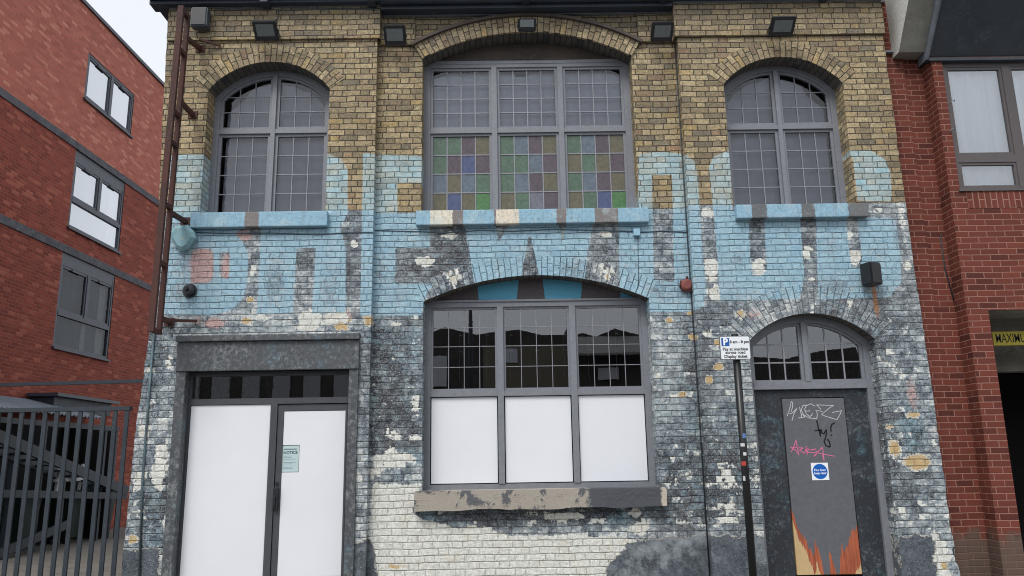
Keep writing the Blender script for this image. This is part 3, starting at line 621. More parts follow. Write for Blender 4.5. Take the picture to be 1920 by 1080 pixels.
# ---- sills
def X(px, py, Y=0): return at(px, py, Y)[0]
GREY = lin(122, 112, 110)
b = MB(); b.box(X(362, 415), X(616, 415), -.09, .3, 4.355, 4.545, .012)
b.build('window_sill', sill_mat('sill_paint_left', [(X(463, 415), X(489, 415), GREY)], BLUE), bld)
b = MB(); b.box(X(779, 412), X(1218, 412), YC - .09, YC + .34, Z_SC - .185, Z_SC, .012)
b.build('window_sill', sill_mat('sill_paint_middle', [(X(806, 412), X(848, 412), lin(222, 214, 196)), (X(848, 412), X(868, 412), GREY), (X(926, 412), X(930, 412), GREY), (X(930, 412), X(973, 412), lin(222, 210, 190)), (X(1044, 412), X(1062, 412), GREY), (X(1116, 412), X(1160, 412), GREY)], BLUE), bld)
b = MB(); b.box(X(1377, 398), X(1622, 398), -.09, .3, 4.375, 4.548, .012)
b.build('window_sill', sill_mat('sill_paint_right', [(X(1405, 398), X(1434, 398), lin(98, 98, 100)), (X(1498, 398), X(1523, 398), lin(100, 98, 98)), (X(1585, 398), X(1625, 398), lin(104, 104, 104))], BLUE), bld)
t = NT('flaking_stone_sill'); P = t.pos(); nm = t.noise(P, 3.2, 6, .7, dist=.4); nf = t.noise(P, 30, 5, .7)
xq = t.sep(P)[0]; c = t.mix(nf, lin(138, 132, 124), lin(168, 160, 148)); c = t.mix(t.step(nm, .57, .60), c, lin(206, 194, 172))
dk = t.M('ADD', nm, t.step(xq, .75, .95, 0, .10)); c = t.mix(t.M('MULTIPLY', t.step(dk, .54, .57), t.step(dk, .70, .67)), c, lin(88, 90, 94))
c = t.mix(t.step(t.M('ADD', xq, t.M('MULTIPLY', nf, .16)), 1.00, 1.02), c, lin(74, 76, 82)); c = t.mix(t.step(t.M('ADD', xq, t.M('MULTIPLY', nf, .1)), 1.78, 1.80), c, lin(180, 172, 158))
t.put(t.b.inputs['Base Color'], c); t.b.inputs['Roughness'].default_value = .85; t.bump(t.M('ADD', t.M('MULTIPLY', nf, .5), t.step(nm, .5, .6)), .5, .012)
b = MB(); x0, x1 = X(777, 935), X(1250, 935); rs = random.Random(4)
zt, zb = Z_LO - .03, Z_LO - .245
prof = []
for i in range(25):
    prof.append((x0 + (x1 - x0) * i / 24, zb + rs.uniform(-.012, .012)))
poly = prof + [(x1 + .005, zt - .03), (x1 - .01, zt)] + [(x0 + .01, zt), (x0 - .004, zt - .03)]
b.prism(poly, YC - .13, YC + .3); b.build('window_sill', t.m, bld)

# ---- windows of the old building
SW = .030
def mun(b, x0, x1, z0, z1, y, d=.02): b.box(x0, x1, y, y + d, z0, z1)
def bars_grid(b, x0, x1, z0, z1, nc, nr, y, w, arch=None, off=0, rows=None):
    for i in range(1, nc):
        x = x0 + (x1 - x0) * i / nc; top = z1 if arch is None else min(z1, arch.zoff(x, off))
        mun(b, x - w / 2, x + w / 2, z0, top, y)
    for z in (rows or [z0 + (z1 - z0) * j / nr for j in range(1, nr)]):
        a, c_ = x0, x1
        if arch is not None:
            rr = arch.r + off; dz = z - arch.zo
            if dz < rr:
                hw = math.sqrt(rr * rr - dz * dz); a = max(a, arch.xm - hw); c_ = min(c_, arch.xm + hw)
        if c_ > a: mun(b, a, c_, z - w / 2, z + w / 2, y + .002, .016)
def arch_poly(A, off, xa, xb, z0, n=30):
    pts = [(xa, z0), (xb, z0)]
    for i in range(n + 1):
        x = xb + (xa - xb) * i / n; pts.append((x, A.zoff(x, off)))
    return pts
def arched_casement(A, z0, yf, ztr, gap_side, reveal_px=0):
    """two-light casement with arched head, transom and small panes"""
    b = MB(); fw = .075
    b.box(A.xa, A.xa + fw, yf, yf + .09, z0, A.zoff(A.xa + fw, -.02)); b.box(A.xb - fw, A.xb, yf, yf + .09, z0, A.zoff(A.xb - fw, -.02))
    b.arc(A, -.075, .004, yf - .002, yf + .09, 40)
    b.box(A.xa + fw, A.xb - fw, yf + .002, yf + .09, z0, z0 + .06)
    b.box(A.xm - .028, A.xm + .028, yf - .012, yf + .09, z0 + .06, A.zoff(A.xm, -.06))
    b.box(A.xa + fw, A.xb - fw, yf - .004, yf + .088, ztr - .03, ztr + .03)
    w = b.build('window', M_['frame'], bld)
    b = MB(); sw = .038; yl = yf + .022
    lights = [(A.xa + fw, A.xm - .028), (A.xm + .028, A.xb - fw)]
    for i, (a, c_) in enumerate(lights):                                 # sashes
        for lo, hi, arched in ((z0 + .06, ztr - .03, 0), (ztr + .03, 0, 1)):
            if arched:
                ha, hb = A.zoff(a, -.075), A.zoff(c_, -.075)
                b.box(a, a + sw, yl, yl + .04, lo, A.zoff(a + sw, -.08)); b.box(c_ - sw, c_, yl, yl + .04, lo, A.zoff(c_ - sw, -.08)); b.box(a + sw, c_ - sw, yl + .001, yl + .04, lo, lo + sw)
                ta = math.asin((a - A.xm) / (A.r - .075)); tb = math.asin((c_ - A.xm) / (A.r - .075)); b.arc(A, -.075 - sw * .8, -.072, yl - .002, yl + .04, 16, ta, tb)
            else:
                b.box(a, a + sw, yl, yl + .04, lo, hi); b.box(c_ - sw, c_, yl, yl + .04, lo, hi); b.box(a + sw, c_ - sw, yl + .001, yl + .04, lo, lo + sw); b.box(a + sw, c_ - sw, yl + .001, yl + .04, hi - sw, hi)
    b.build('sash', M_['frame'], w)
    b = MB()
    for a, c_ in lights:
        bars_grid(b, a + sw, c_ - sw, z0 + .06 + sw, ztr - .03 - sw, 3, 4, yl + .012, .011)
        zb_ = ztr + .03 + sw; hgt = .215
        bars_grid(b, a + sw, c_ - sw, zb_, 99, 3, 1, yl + .012, .011, A, -.10, rows=[zb_ + hgt, zb_ + 2 * hgt])
    b.build('glazing_bars', M_['putty'], w)
    sheet('glass', M_['glass_old'], w, [[(x, yl + .022, z) for x, z in arch_poly(A, -.075, A.xa + .06, A.xb - .06, z0 + .05)]])
    b = MB(); ga, gb = (.135, .05) if gap_side < 0 else (.05, .12)
    pts = [(A.xa + ga, z0 + .05), (A.xb - gb, z0 + .05)]
    n = 26
    for i in range(n + 1):
        x = A.xb - gb + (A.xa + ga - A.xb + gb) * i / n; k = abs((x - A.xm) / (A.xb - A.xm)); pts.append((x, A.zoff(x, -.12) - .035 * rs.random() - .06 * k ** 2 - (.10 if gap_side * (x - A.xm) > .42 else 0)))
    b.prism(pts, yl + .10, yl + .11); b.build('blind', M_['blind'], w)
    return w
YW = .245
arched_casement(A_LW, Z_SL, YW, at(508, 246, YW)[1], -1)
arched_casement(A_RW, Z_SR, YW, at(1460, 238, YW)[1], 1)

# middle upper window: three lights, stained lower panes
STC = {k: stained('stained_' + k, c) for k, c in dict(green=lin(76, 98, 82), bright=lin(70, 112, 66), purple=lin(80, 70, 78), olive=lin(92, 88, 70), blue=lin(68, 78, 112), slate=lin(88, 100, 112), grey=lin(100, 102, 112)).items()}
SK = list(STC); PAT = [['GGPO', 'GPBP', 'SOSG', 'OBOC'], ['GSPO', 'GGSP', 'GSPO', 'OGXP'], ['GSPO', 'OGOP', 'GSPO', 'OGBC']]
KEY = dict(G='green', C='bright', P='purple', O='olive', B='blue', S='slate', X='grey')
yf = YC + .22
def lights3(A, z0, ztop, ztr, mw=.07, fw=.085):
    xs = [A.xa + fw]; w_ = (A.xb - A.xa - 2 * fw - 2 * mw) / 3
    return [(A.xa + fw + i * (w_ + mw), A.xa + fw + i * (w_ + mw) + w_) for i in range(3)]
zhead = at(988, 119, yf)[1]; ztr = at(988, 244, yf)[1]
b = MB(); A = A_CW; L3 = lights3(A, Z_SC, zhead, ztr)
b.box(A.xa, A.xa + .085, yf, yf + .09, Z_SC, zhead); b.box(A.xb - .085, A.xb, yf, yf + .09, Z_SC, zhead); b.box(A.xa, A.xb, yf - .004, yf + .088, zhead - .0, zhead + .05); b.box(A.xa + .085, A.xb - .085, yf + .003, yf + .09, zhead - .05, zhead)
b.box(A.xa + .085, A.xb - .085, yf + .002, yf + .09, Z_SC, Z_SC + .05)
for i in (0, 1): b.box(L3[i][1], L3[i + 1][0], yf - .012, yf + .09, Z_SC + .05, zhead - .05)
for a, c_ in L3: b.box(a, c_, yf - .002, yf + .088, ztr - .03, ztr + .03)
cw = b.build('window', M_['frame'], bld)
b = MB(); b.box(A.xa, A.xb, yf - .02, yf - .004, zhead + .052, zhead + .058)
b.prism(arch_poly(A, -.002, A.xa + .002, A.xb - .002, zhead + .05), yf + .02, yf + .06); b.build('tympanum_board', M_['tymp_wood'], cw)
gpan = []; b = MB(); bb = MB(); bl = MB(); sw = .035; yl = yf + .022
for li, (a, c_) in enumerate(L3):
    for lo, hi, low in ((Z_SC + .05, ztr - .03, 1), (ztr + .03, zhead - .05, 0)):
        b.box(a, a + sw, yl, yl + .04, lo, hi); b.box(c_ - sw, c_, yl, yl + .04, lo, hi); b.box(a + sw, c_ - sw, yl + .001, yl + .04, lo, lo + sw); b.box(a + sw, c_ - sw, yl + .001, yl + .04, hi - sw, hi)
        x0, x1, z0, z1 = a + sw, c_ - sw, lo + sw, hi - sw
        bars_grid(bb, x0, x1, z0, z1, 4, 4, yl + .012, .013)
        if low:
            sg = MB()
            for r_ in range(4):
                for q in range(4):
                    sg.mi = SK.index(KEY[PAT[li][r_][q]]); sg.box(x0 + (x1 - x0) * q / 4, x0 + (x1 - x0) * (q + 1) / 4, yl + .022, yl + .027, z1 - (z1 - z0) * (r_ + 1) / 4, z1 - (z1 - z0) * r_ / 4)
            sg.build('stained_glass', [STC[k] for k in SK], cw)
        else:
            gpan.append(quad(x0, x1, z0, z1, yl + .022))
            cut = [(x0, z0), (x1, z0), (x1, z1 - (.06 if li == 2 else 0)), (x1 - (.2 if li == 2 else 0.001), z1)] + ([(x0 + .42, z1), (x0 + .38, z1 - .05), (x0 + .22, z1 - .05), (x0 + .2, z1)] if li == 1 else []) + [(x0 + (.22 if li == 0 else .001), z1 - .001), (x0, z1 - (.07 if li == 0 else .002))]
            bl.prism(cut, yl + .09, yl + .10)
b.build('sash', M_['frame'], cw); bb.build('glazing_bars', M_['putty'], cw); sheet('glass', M_['glass_old'], cw, gpan); bl.build('blind', M_['blind_pale'], cw)

# middle lower window: three lights over three boarded lights
A = A_LO; yf = YC + .20; zhead = at(1005, 563, yf)[1]; ztr = at(1005, 736, yf)[1]; zf = Z_LO - .03
L3 = lights3(A, zf, zhead, ztr, .075, .075)
b = MB()
b.box(A.xa, A.xa + .075, yf, yf + .09, zf, zhead); b.box(A.xb - .075, A.xb, yf, yf + .09, zf, zhead); b.box(A.xa, A.xb, yf - .015, yf + .088, zhead - .012, zhead + .012); b.box(A.xa + .075, A.xb - .075, yf + .003, yf + .09, zhead - .075, zhead - .012)
b.box(A.xa + .075, A.xb - .075, yf + .002, yf + .09, zf, zf + .06)
for i in (0, 1): b.box(L3[i][1], L3[i + 1][0], yf - .012, yf + .09, zf + .06, zhead - .075)
for a, c_ in L3: b.box(a, c_, yf - .002, yf + .088, ztr - .035, ztr + .035)
lw = b.build('window', M_['frame'], bld)
gg = Grid(); gg.front(A.xa + .002, A.xb - .002, zhead + .012, lambda x: A.z(x) - .002, yf + .02, .02)
def tymp_paint(V):
    P = V[:, [0, 2]]; n = len(P); bl_ = np.full(n, -1.)
    for poly in ([(892,505),(975,505),(967,575),(899,575)], [(1015,505),(1094,505),(1088,575),(1024,575)], [(1163,505),(1235,505),(1235,575),(1164,575)], [(760,505),(818,505),(814,575),(760,575)]): bl_ = np.maximum(bl_, sd_poly(P, cv(poly, yf)))
    o = np.ones(n); return np.stack([bl_, -.2 * o, .02 * o, .05 * o], 1), np.stack([.05 * o, 0 * o, 0 * o, -.2 * o], 1)
t = NT('painted_tympanum'); sx_ = t.sep(t.attr('paint_a').outputs['Vector'])[0]; P = t.pos(); nf = t.noise(P, 40, 6, .7); n2 = t.noise(t.VM('MULTIPLY', P, (60, 60, 12)), 1, 4, .6)
c = t.mix(t.step(sx_, -.002, .002), t.mix(nf, lin(66, 62, 66), lin(90, 84, 86)), t.mix(nf, lin(72, 142, 170), lin(92, 162, 190))); c = t.mix(t.step(n2, .66, .72, 0, .6), c, lin(150, 148, 142))
t.put(t.b.inputs['Base Color'], c); t.b.inputs['Roughness'].default_value = .75; t.bump(nf, .4, .006)
gg.build('tympanum_board', t.m, lw, tymp_paint)
gpan = []; b = MB(); bb = MB(); yl = yf + .025; sw = .028
for a, c_ in L3:
    lo, hi = ztr + .035, zhead - .075
    b.box(a, a + sw, yl, yl + .03, lo, hi); b.box(c_ - sw, c_, yl, yl + .03, lo, hi); b.box(a + sw, c_ - sw, yl + .001, yl + .03, lo, lo + sw); b.box(a + sw, c_ - sw, yl + .001, yl + .03, hi - sw, hi)
    zs_ = [lo + sw + (hi - lo - 2 * sw) * k for k in (.27, .53, .77)]
    bars_grid(bb, a + sw, c_ - sw, lo + sw, hi - sw, 4, 1, yl + .010, .007, rows=zs_)
    gpan.append(quad(a + sw, c_ - sw, lo + sw, hi - sw, yl + .020))
b.build('sash', M_['frame'], lw); bb.build('glazing_bars', M_['putty'], lw); sheet('glass', M_['glass_low'], lw, gpan)
for a, c_ in L3:
    b = MB(); b.box(a + .012, c_ - .012, yl + .004, yl + .02, zf + .072, ztr - .045); b.build('white_board', M_['board'], lw)
    # string of little lamps hung inside, behind the panes
M_['wire'] = pbr('string_light_wire', lin(150, 148, 142), .6, bump=0); M_['bulb'] = pbr('string_light_bulb', lin(225, 225, 225), .3, bump=0)
for li, (a, c_) in enumerate(L3):
    for q in ((.42, .83) if li == 0 else (.1, .5, .92) if li == 1 else (.2, .62)):
        x = a + (c_ - a) * q; st = empty('string_light', (x, yl + .12, zhead - .1), 'thin strand of small bulbs hung behind the ' + ('left', 'middle', 'right')[li] + ' light of the ground floor window', 'string light', 'strands of small bulbs inside the ground floor window')
        st['label'] = {0: {.42: 'thin strand of small bulbs hung inside the left light, the strand nearer its middle', .83: 'thin strand of small bulbs hung inside the left light, beside the first mullion'}, 1: {.1: 'thin strand of small bulbs in the middle light, leftmost of three', .5: 'thin strand of small bulbs in the middle light, centre of three', .92: 'thin strand of small bulbs in the middle light, rightmost of three'}, 2: {.2: 'thin strand of small bulbs in the right light, left one of two', .62: 'thin strand of small bulbs in the right light, right one of two'}}[li][q]
        b = MB(); zz = [zhead - .11 - k * .1 for k in range(10)]; b.tube([(x + .006 * math.sin(k * 2.3), yl + .12, z) for k, z in enumerate(zz)], .0028, 5); b.build('wire', M_['wire'], st)
        for k in range(1, 9, 2): b = MB(); b.tube([(x + .006, yl + .12, zz[k]), (x + .034, yl + .118, zz[k] - .004)], .0055, 6); b.build('bulb', M_['bulb'], st)

# right doorway: fanlight, panels, narrow grey door
A = A_RD; yf = .19; ztr = at(1520, 722, yf)[1]
b = MB(); fw = .075
b.box(A.xa, A.xa + fw, yf, yf + .1, .02, A.zoff(A.xa + fw, -.02)); b.box(A.xb - fw, A.xb, yf, yf + .1, .02, A.zoff(A.xb - fw, -.02)); b.arc(A, -.08, .004, yf - .003, yf + .1, 40)
b.box(A.xa + fw, A.xb - fw, yf - .006, yf + .1, ztr - .045, ztr + .045)
b.box(A.xm - .03 - .02, A.xm + .03 - .02, yf - .012, yf + .09, ztr + .045, A.zoff(A.xm, -.07))
fr = b.build('door_frame', M_['frame'], bld)
xm = A.xm - .02; b = MB(); bb = MB(); sw = .036; yl = yf + .025
for a, c_ in ((A.xa + fw, xm - .03), (xm + .03, A.xb - fw)):
    lo = ztr + .045
    b.box(a, a + sw, yl, yl + .04, lo, A.zoff(a + sw, -.085)); b.box(c_ - sw, c_, yl, yl + .04, lo, A.zoff(c_ - sw, -.085)); b.box(a + sw, c_ - sw, yl + .001, yl + .04, lo, lo + sw * .7)
    ta = math.asin((a - A.xm) / (A.r - .08)); tb = math.asin((c_ - A.xm) / (A.r - .08)); b.arc(A, -.11, -.077, yl - .002, yl + .04, 16, ta, tb)
    bars_grid(bb, a + sw, c_ - sw, lo + .025, 99, 3, 1, yl + .012, .016, A, -.105, rows=[lo + .235, lo + .46])
b.build('fanlight_sash', M_['frame'], fr); bb.build('glazing_bars', M_['putty'], fr)
sheet('glass', M_['glass_low'], fr, [[(x, yl + .022, z) for x, z in arch_poly(A, -.08, A.xa + .06, A.xb - .06, ztr + .04)]])
yd = yf + .04; dl, dr, dt = at(1464, 900, yd)[0] , at(1598, 900, yd)[0], at(1520, 747, yd)[1]
dl = (at(1465, 750, yd)[0] + at(1495, 1075, yd)[0]) / 2; dr = (at(1582, 750, yd)[0] + at(1615, 1075, yd)[0]) / 2; db = at(1555, 1077, yd)[1]
b = MB(); b.box(A.xa + fw, dl - .012, yd, yd + .04, .12, ztr - .045); b.box(dr + .012, A.xb - fw, yd, yd + .04, .12, ztr - .045); b.box(dl - .012, dr + .012, yd, yd + .04, dt + .012, ztr - .045)
b.build('side_panel', M_['doorpanel'], fr)
b = MB(); b.box(A.xa + .01, A.xb - .01, .02, yf + .3, .0, .12); b.build('door_step', M_['concrete'], fr)
t = NT('grey_door_kicked_bottom'); P = t.pos(); x_, y_, z_ = t.sep(P); nf = t.noise(P, 20, 5, .7)
vs = t.noise(t.VM('MULTIPLY', P, (34, 34, 2.2)), 1, 4, .7)
crv = t.n.new('ShaderNodeFloatCurve'); cm_ = crv.mapping.curves[0]; PT = [(0, .74), (.07, .56), (.18, .40), (.27, .24), (.32, .42), (.37, .26), (.41, .03), (.50, .0), (.53, .26), (.57, .20), (.60, .02), (.66, .04), (.72, .34), (.78, .30), (.88, .44), (1, .56)]
cm_.points[0].location = PT[0]; cm_.points[1].location = PT[-1]
for p in PT[1:-1]: cm_.points.new(*p)
for p in cm_.points: p.handle_type = 'VECTOR'
crv.mapping.update(); t.put(crv.inputs['Value'], t.step(t.M('ADD', x_, t.M('MULTIPLY', t.M('SUBTRACT', nf, .5), .02)), dl, dr)); hgt = t.M('ADD', t.M('SUBTRACT', crv.outputs[0], .05), t.M('MULTIPLY', t.M('SUBTRACT', vs, .5), .34))
zz_ = t.M('SUBTRACT', z_, db + .02); d_ = t.M('SUBTRACT', hgt, zz_)
grey = t.mix(t.step(nf, .3, .7), lin(84, 86, 92), lin(96, 98, 104)); red = t.mix(t.step(vs, .4, .6), lin(136, 68, 44), lin(170, 92, 62)); wood = t.mix(nf, lin(176, 146, 104), lin(202, 176, 134))
c = t.mix(t.step(d_, -.002, .004), grey, red); c = t.mix(t.step(t.M('SUBTRACT', d_, t.step(x_, dl + .10, dl + .40, .12, .42)), -.002, .004), c, wood)
t.put(t.b.inputs['Base Color'], c); t.b.inputs['Roughness'].default_value = .55; t.bump(t.M('ADD', t.M('MULTIPLY', nf, .3), t.step(d_, .002, -.002)), .3, .004)
b = MB(); b.box(dl, dr, yd - .012, yd + .04, db, dt, .003); leaf = b.build('door', t.m, fr)
def leafpt(px, py): return at(px, py, yd - .014)
def strokes(name, lines, w, mat, parent, y, jit=0.0):
    b = MB()
    for ln in lines:
        pts = [leafpt(*p) for p in ln]; k = 0
        for p, q in zip(pts, pts[1:]):
            dx, dz = q[0] - p[0], q[1] - p[1]; L = math.hypot(dx, dz) + 1e-9; nx_, nz_ = -dz / L * w / 2, dx / L * w / 2; e = w * .3; ex_, ez_ = dx / L * e, dz / L * e; yy = y - .0004 * (k % 2); k += 1
            b.prism([(p[0] - ex_ + nx_, p[1] - ez_ + nz_), (q[0] + ex_ + nx_, q[1] + ez_ + nz_), (q[0] + ex_ - nx_, q[1] + ez_ - nz_), (p[0] - ex_ - nx_, p[1] - ez_ - nz_)], yy, yy + .0003)
    return b.build(name, mat, parent)
def cr(pts): return [(1440 + x / 6, 740 + y / 6) for x, y in pts]
mw = pbr('white_marker', lin(190, 194, 196), .5, bump=0, var=.1, scale=40); mk = pbr('black_marker', lin(14, 14, 16), .4, bump=0); mp = pbr('pink_marker', lin(206, 108, 148), .5, bump=0, var=.1, scale=40)
yg = yd - .0135
o = strokes('graffiti', [cr([(215,240),(232,200),(252,130),(262,75),(275,85),(275,140),(262,190)]), cr([(225,205),(262,212),(290,190),(325,155),(295,205),(270,290)]),
 cr([(345,262),(420,250),(372,210),(355,140),(380,250)]), cr([(440,115),(390,125),(375,175),(400,225),(460,262),(548,272),(556,225),(545,180)]), cr([(415,185),(475,183)]), cr([(530,130),(480,102),(430,125),(412,165),(430,215),(480,255)]), cr([(500,210),(492,235),(460,245)]),
 cr([(595,165),(548,115),(738,122),(690,150),(603,222),(640,240),(775,282),(808,225),(828,180),(722,200)]), cr([(535,175),(612,190)])], .0075, mw, leaf, yg)
tag(o, 'pale scrawled tag near the top of the door')
o = strokes('graffiti', [cr([(548,292),(562,350),(590,465)]), cr([(530,405),(560,400),(590,398)]), cr([(592,465),(588,430),(600,395),(606,430),(630,440),(655,395),(660,430),(648,480),(632,525),(650,570),(690,588),(702,575),(690,530),(668,500)]), cr([(748,318),(718,335),(705,370),(710,410)]), cr([(711,452),(715,460)])], .016, mk, leaf, yg)
tag(o, 'black handwriting reading ty!')
o = strokes('graffiti', [cr([(262,645),(285,600),(315,510),(330,600),(348,678),(310,625),(255,595),(395,600),(355,625),(412,660),(432,580),(440,672),(428,600),(480,625),(540,610),(450,625),(442,650),(530,655),(545,635),(550,665),(515,695),(612,590),(625,680),(630,740),(612,680)]), cr([(560,655),(640,672),(750,692)])], .010, mp, leaf, yg)
tag(o, 'pink scrawled tag above the round blue sign')

# ---- shop entrance
sx0, sx1, szt = SHOP; ys = .10
b = MB(); lx0, lx1 = at(331, 665, -.05)[0], at(673, 665, -.05)[0]
b.box(lx0, lx1, -.055, .02, 2.60, 2.945, .006); b.box(lx0 - .005, lx1 + .005, -.095, .02, 2.948, 3.02, .008)
b.box(lx0 + .005, sx0 + .045, -.035, .14, .02, 2.60, .004); b.box(sx1 - .045, lx1 - .005, -.035, .14, .02, 2.60, .004)
sur = b.build('shop_surround', M_['surround'], bld)
x0, x1 = sx0 + .047, sx1 - .047
b = MB(); ztop = 2.6; ztl = at(500, 752, ys)[1]; xd = at(518, 900, ys)[0]
xdiv = (at(508, 760, ys)[0] + at(496, 1075, ys)[0]) / 2 + .03
b.box(x0, x0 + .03, ys, ys + .08, .10, ztop); b.box(x1 - .03, x1, ys, ys + .08, .10, ztop); b.box(x0 + .03, x1 - .03, ys, ys + .08, ztop - .05, ztop)
b.box(x0 + .03, x1 - .03, ys - .004, ys + .08, ztl - .035, ztl + .035); b.box(xdiv - .04, xdiv + .04, ys - .006, ys + .08, .16, ztl - .035); b.box(x0, x1, ys + .01, ys + .09, .04, .16)
sf = b.build('shop_front', M_['shopframe'], bld)
sheet('glass', M_['glass_low'], sf, [quad(x0 + .03, x1 - .03, ztl + .035, ztop - .05, ys + .03)])
b = MB(); b.box(x0 + .035, xdiv - .045, ys + .012, ys + .03, .165, ztl - .04); b.build('white_board', M_['board'], sf)
# the door leaf beside it
b = MB(); da, dbx = xdiv + .046, x1 - .036; yb_ = ys + .012; zdt = ztl - .045
b.box(da, da + .07, yb_, yb_ + .05, .18, zdt); b.box(da + .07, dbx, yb_ + .001, yb_ + .05, zdt - .075, zdt); b.box(dbx - .02, dbx, yb_ + .002, yb_ + .05, .18, zdt - .075); b.box(da + .07, dbx - .02, yb_ + .001, yb_ + .05, .18, .255)
sd_ = b.build('shop_door', M_['shopframe'], bld)
nx0, nx1 = at(526, 860, yb_)[0], at(560, 860, yb_)[0]; nz1, nz0 = at(545, 835, yb_)[1], at(545, 885, yb_)[1]
bx0, bx1 = da + .073, dbx - .022; bz0, bz1 = .26, zdt - .08
b = MB(); b.box(bx0, bx1, yb_ + .006, yb_ + .02, bz0, nz0 - .004); b.box(bx0, bx1, yb_ + .006, yb_ + .02, nz1 + .004, bz1); b.box(nx1 + .004, bx1, yb_ + .0065, yb_ + .02, nz0 - .004, nz1 + .004)
b.build('white_board', M_['board'], sd_)
b = MB(); hx, hz = at(517, 935, yb_ - .03); b.box(hx - .030, hx + .022, yb_ - .055, yb_ - .002, hz - .115, hz + .125, .01); b.box(hx - .018, hx + .006, yb_ - .075, yb_ - .05, hz - .08, hz + .03, .006); b.tube([(hx + .0, yb_ - .02, hz + .17), (hx + .0, yb_ + .0, hz + .17)], .018, 12)
b.build('door_lock', M_['black'], sd_)
# paper notice in the cut-out
nt = empty('notice', ((nx0 + nx1) / 2, yb_ + .01, nz0), 'pale green printed sheet headed NOTICE in the cut-out of the white shop door', 'notice')
b = MB(); b.box(nx0 + .003, nx1 - .002, yb_ + .012, yb_ + .014, nz0 + .002, nz1 - .002); b.build('paper', pbr('pale_paper', lin(178, 198, 200), .8, var=.02, bump=0), nt)
def text(s, x, z, y, size, mat, name, parent, align='CENTER', rot=0, bold=0, xs=1):
    cu = bpy.data.curves.new(name, 'FONT'); cu.body = s; cu.size = size; cu.align_x = align; cu.align_y = 'CENTER'; cu.extrude = .0004; cu.offset = bold; cu.resolution_u = 3
    tmp = bpy.data.objects.new('tmp', cu); COL.objects.link(tmp)
    dg = bpy.context.evaluated_depsgraph_get(); me = bpy.data.meshes.new_from_object(tmp.evaluated_get(dg)); bpy.data.objects.remove(tmp)
    me.transform(Matrix.Translation((x, y, z)) @ Matrix.Rotation(math.pi / 2, 4, 'X') @ Matrix.Diagonal((xs, 1, 1, 1)))
    me.name = name; me.materials.clear(); me.materials.append(mat); return link(name, me, parent)
ink = pbr('black_ink', lin(24, 24, 28), .6, bump=0); inkg = pbr('grey_ink', lin(96, 110, 114), .7, bump=0)
text('NOTICE', (nx0 + nx1) / 2 + .004, nz1 - .085, yb_ + .0114, .045, ink, 'heading', nt, bold=.001)
b = MB(); rs2 = random.Random(2)
for k in range(9):
    if k in (3, 6): continue
    zz = nz1 - .125 - k * .018; b.box(nx0 + .028, nx1 - .03 - rs2.uniform(0, .06), yb_ + .0112, yb_ + .0118, zz, zz + .004)
b.box(nx0 + .03, nx1 - .03, yb_ + .0112, yb_ + .0118, nz1 - .05, nz1 - .038); b.build('small_print', inkg, nt)

# ---- blue disc sign on the door
fx0, fz1 = leafpt(1520, 868); fx1, fz0 = leafpt(1555, 900)
fs = empty('safety_sign', ((fx0 + fx1) / 2, yd - .016, (fz0 + fz1) / 2), 'square white sign with blue disc reading Fire door keep clear on the grey door', 'sign')
b = MB(); b.box(fx0, fx1, yd - .0165, yd - .0125, fz0, fz1); b.build('sign_plate', pbr('white_sign_plastic', lin(232, 236, 240), .35, var=.01, bump=0), fs)
b = MB(); b.tube([((fx0 + fx1) / 2, yd - .0172, (fz0 + fz1) / 2), ((fx0 + fx1) / 2, yd - .0160, (fz0 + fz1) / 2)], .088, 40); b.build('blue_disc', pbr('sign_blue', lin(18, 92, 178), .35, var=.02, bump=0), fs)
wt = pbr('sign_white_lettering', lin(236, 238, 242), .4, bump=0, var=.01)
text('Fire door', (fx0 + fx1) / 2, (fz0 + fz1) / 2 + .016, yd - .0180, .036, wt, 'lettering', fs, bold=.0007); text('keep clear', (fx0 + fx1) / 2, (fz0 + fz1) / 2 - .020, yd - .0180, .036, wt, 'lettering', fs, bold=.0007)

# ------------------------------------------------------------------ things fixed to the front
def floodlight(px, py, w, yawd, label, ybase, tilt=52, k=1.25):
    x, z = at(px, py, ybase - .16); e = empty('floodlight', (x, ybase, z), label, 'floodlight', 'floodlights under the eaves')
    hh = .20 * k; rot = Matrix.Rotation(R(yawd), 3, 'Z') @ Matrix.Rotation(R(tilt), 3, 'X')
    c = Vector((x, ybase - .17, z))
    b = MB(); b.obox(c, w, .055, hh, rot, .008)
    for i in range(6): b.obox(c + rot @ Vector((-w * .36 + i * w * .144, .034, .02)), .008, .02, hh * .7, rot)
    b.build('housing', M_['black'], e)
    b = MB(); b.obox(c + rot @ Vector((0, -.029, .014)), w * .74, .004, hh * .62, rot); b.build('lens', M_['lens'], e)
    b = MB(); b.bar(c + rot @ Vector((-w * .53, .0, 0)), (x - w * .40, ybase, z + .02), .008, .03); b.bar(c + rot @ Vector((w * .53, .0, 0)), (x + w * .40, ybase, z + .02), .008, .03); b.box(x - w * .42, x + w * .42, ybase - .008, ybase + .01, z + .0, z + .05); b.build('bracket', M_['black'], e)
floodlight(499, 58, .30, 0, 'black floodlight on the left bay above the left arched window', -.035)
floodlight(741, 67, .28, 0, 'black floodlight left of the big middle arch, beside the bay step', YC - .03, 44)
floodlight(988, 47, .24, 0, 'black floodlight at the crown of the big middle arch', YC - .04, 26, .75)
floodlight(1241, 60, .28, 0, 'black floodlight right of the big middle arch', YC - .03, 50)
floodlight(1466, 50, .31, 0, 'black floodlight on the right bay above the right arched window', -.035)

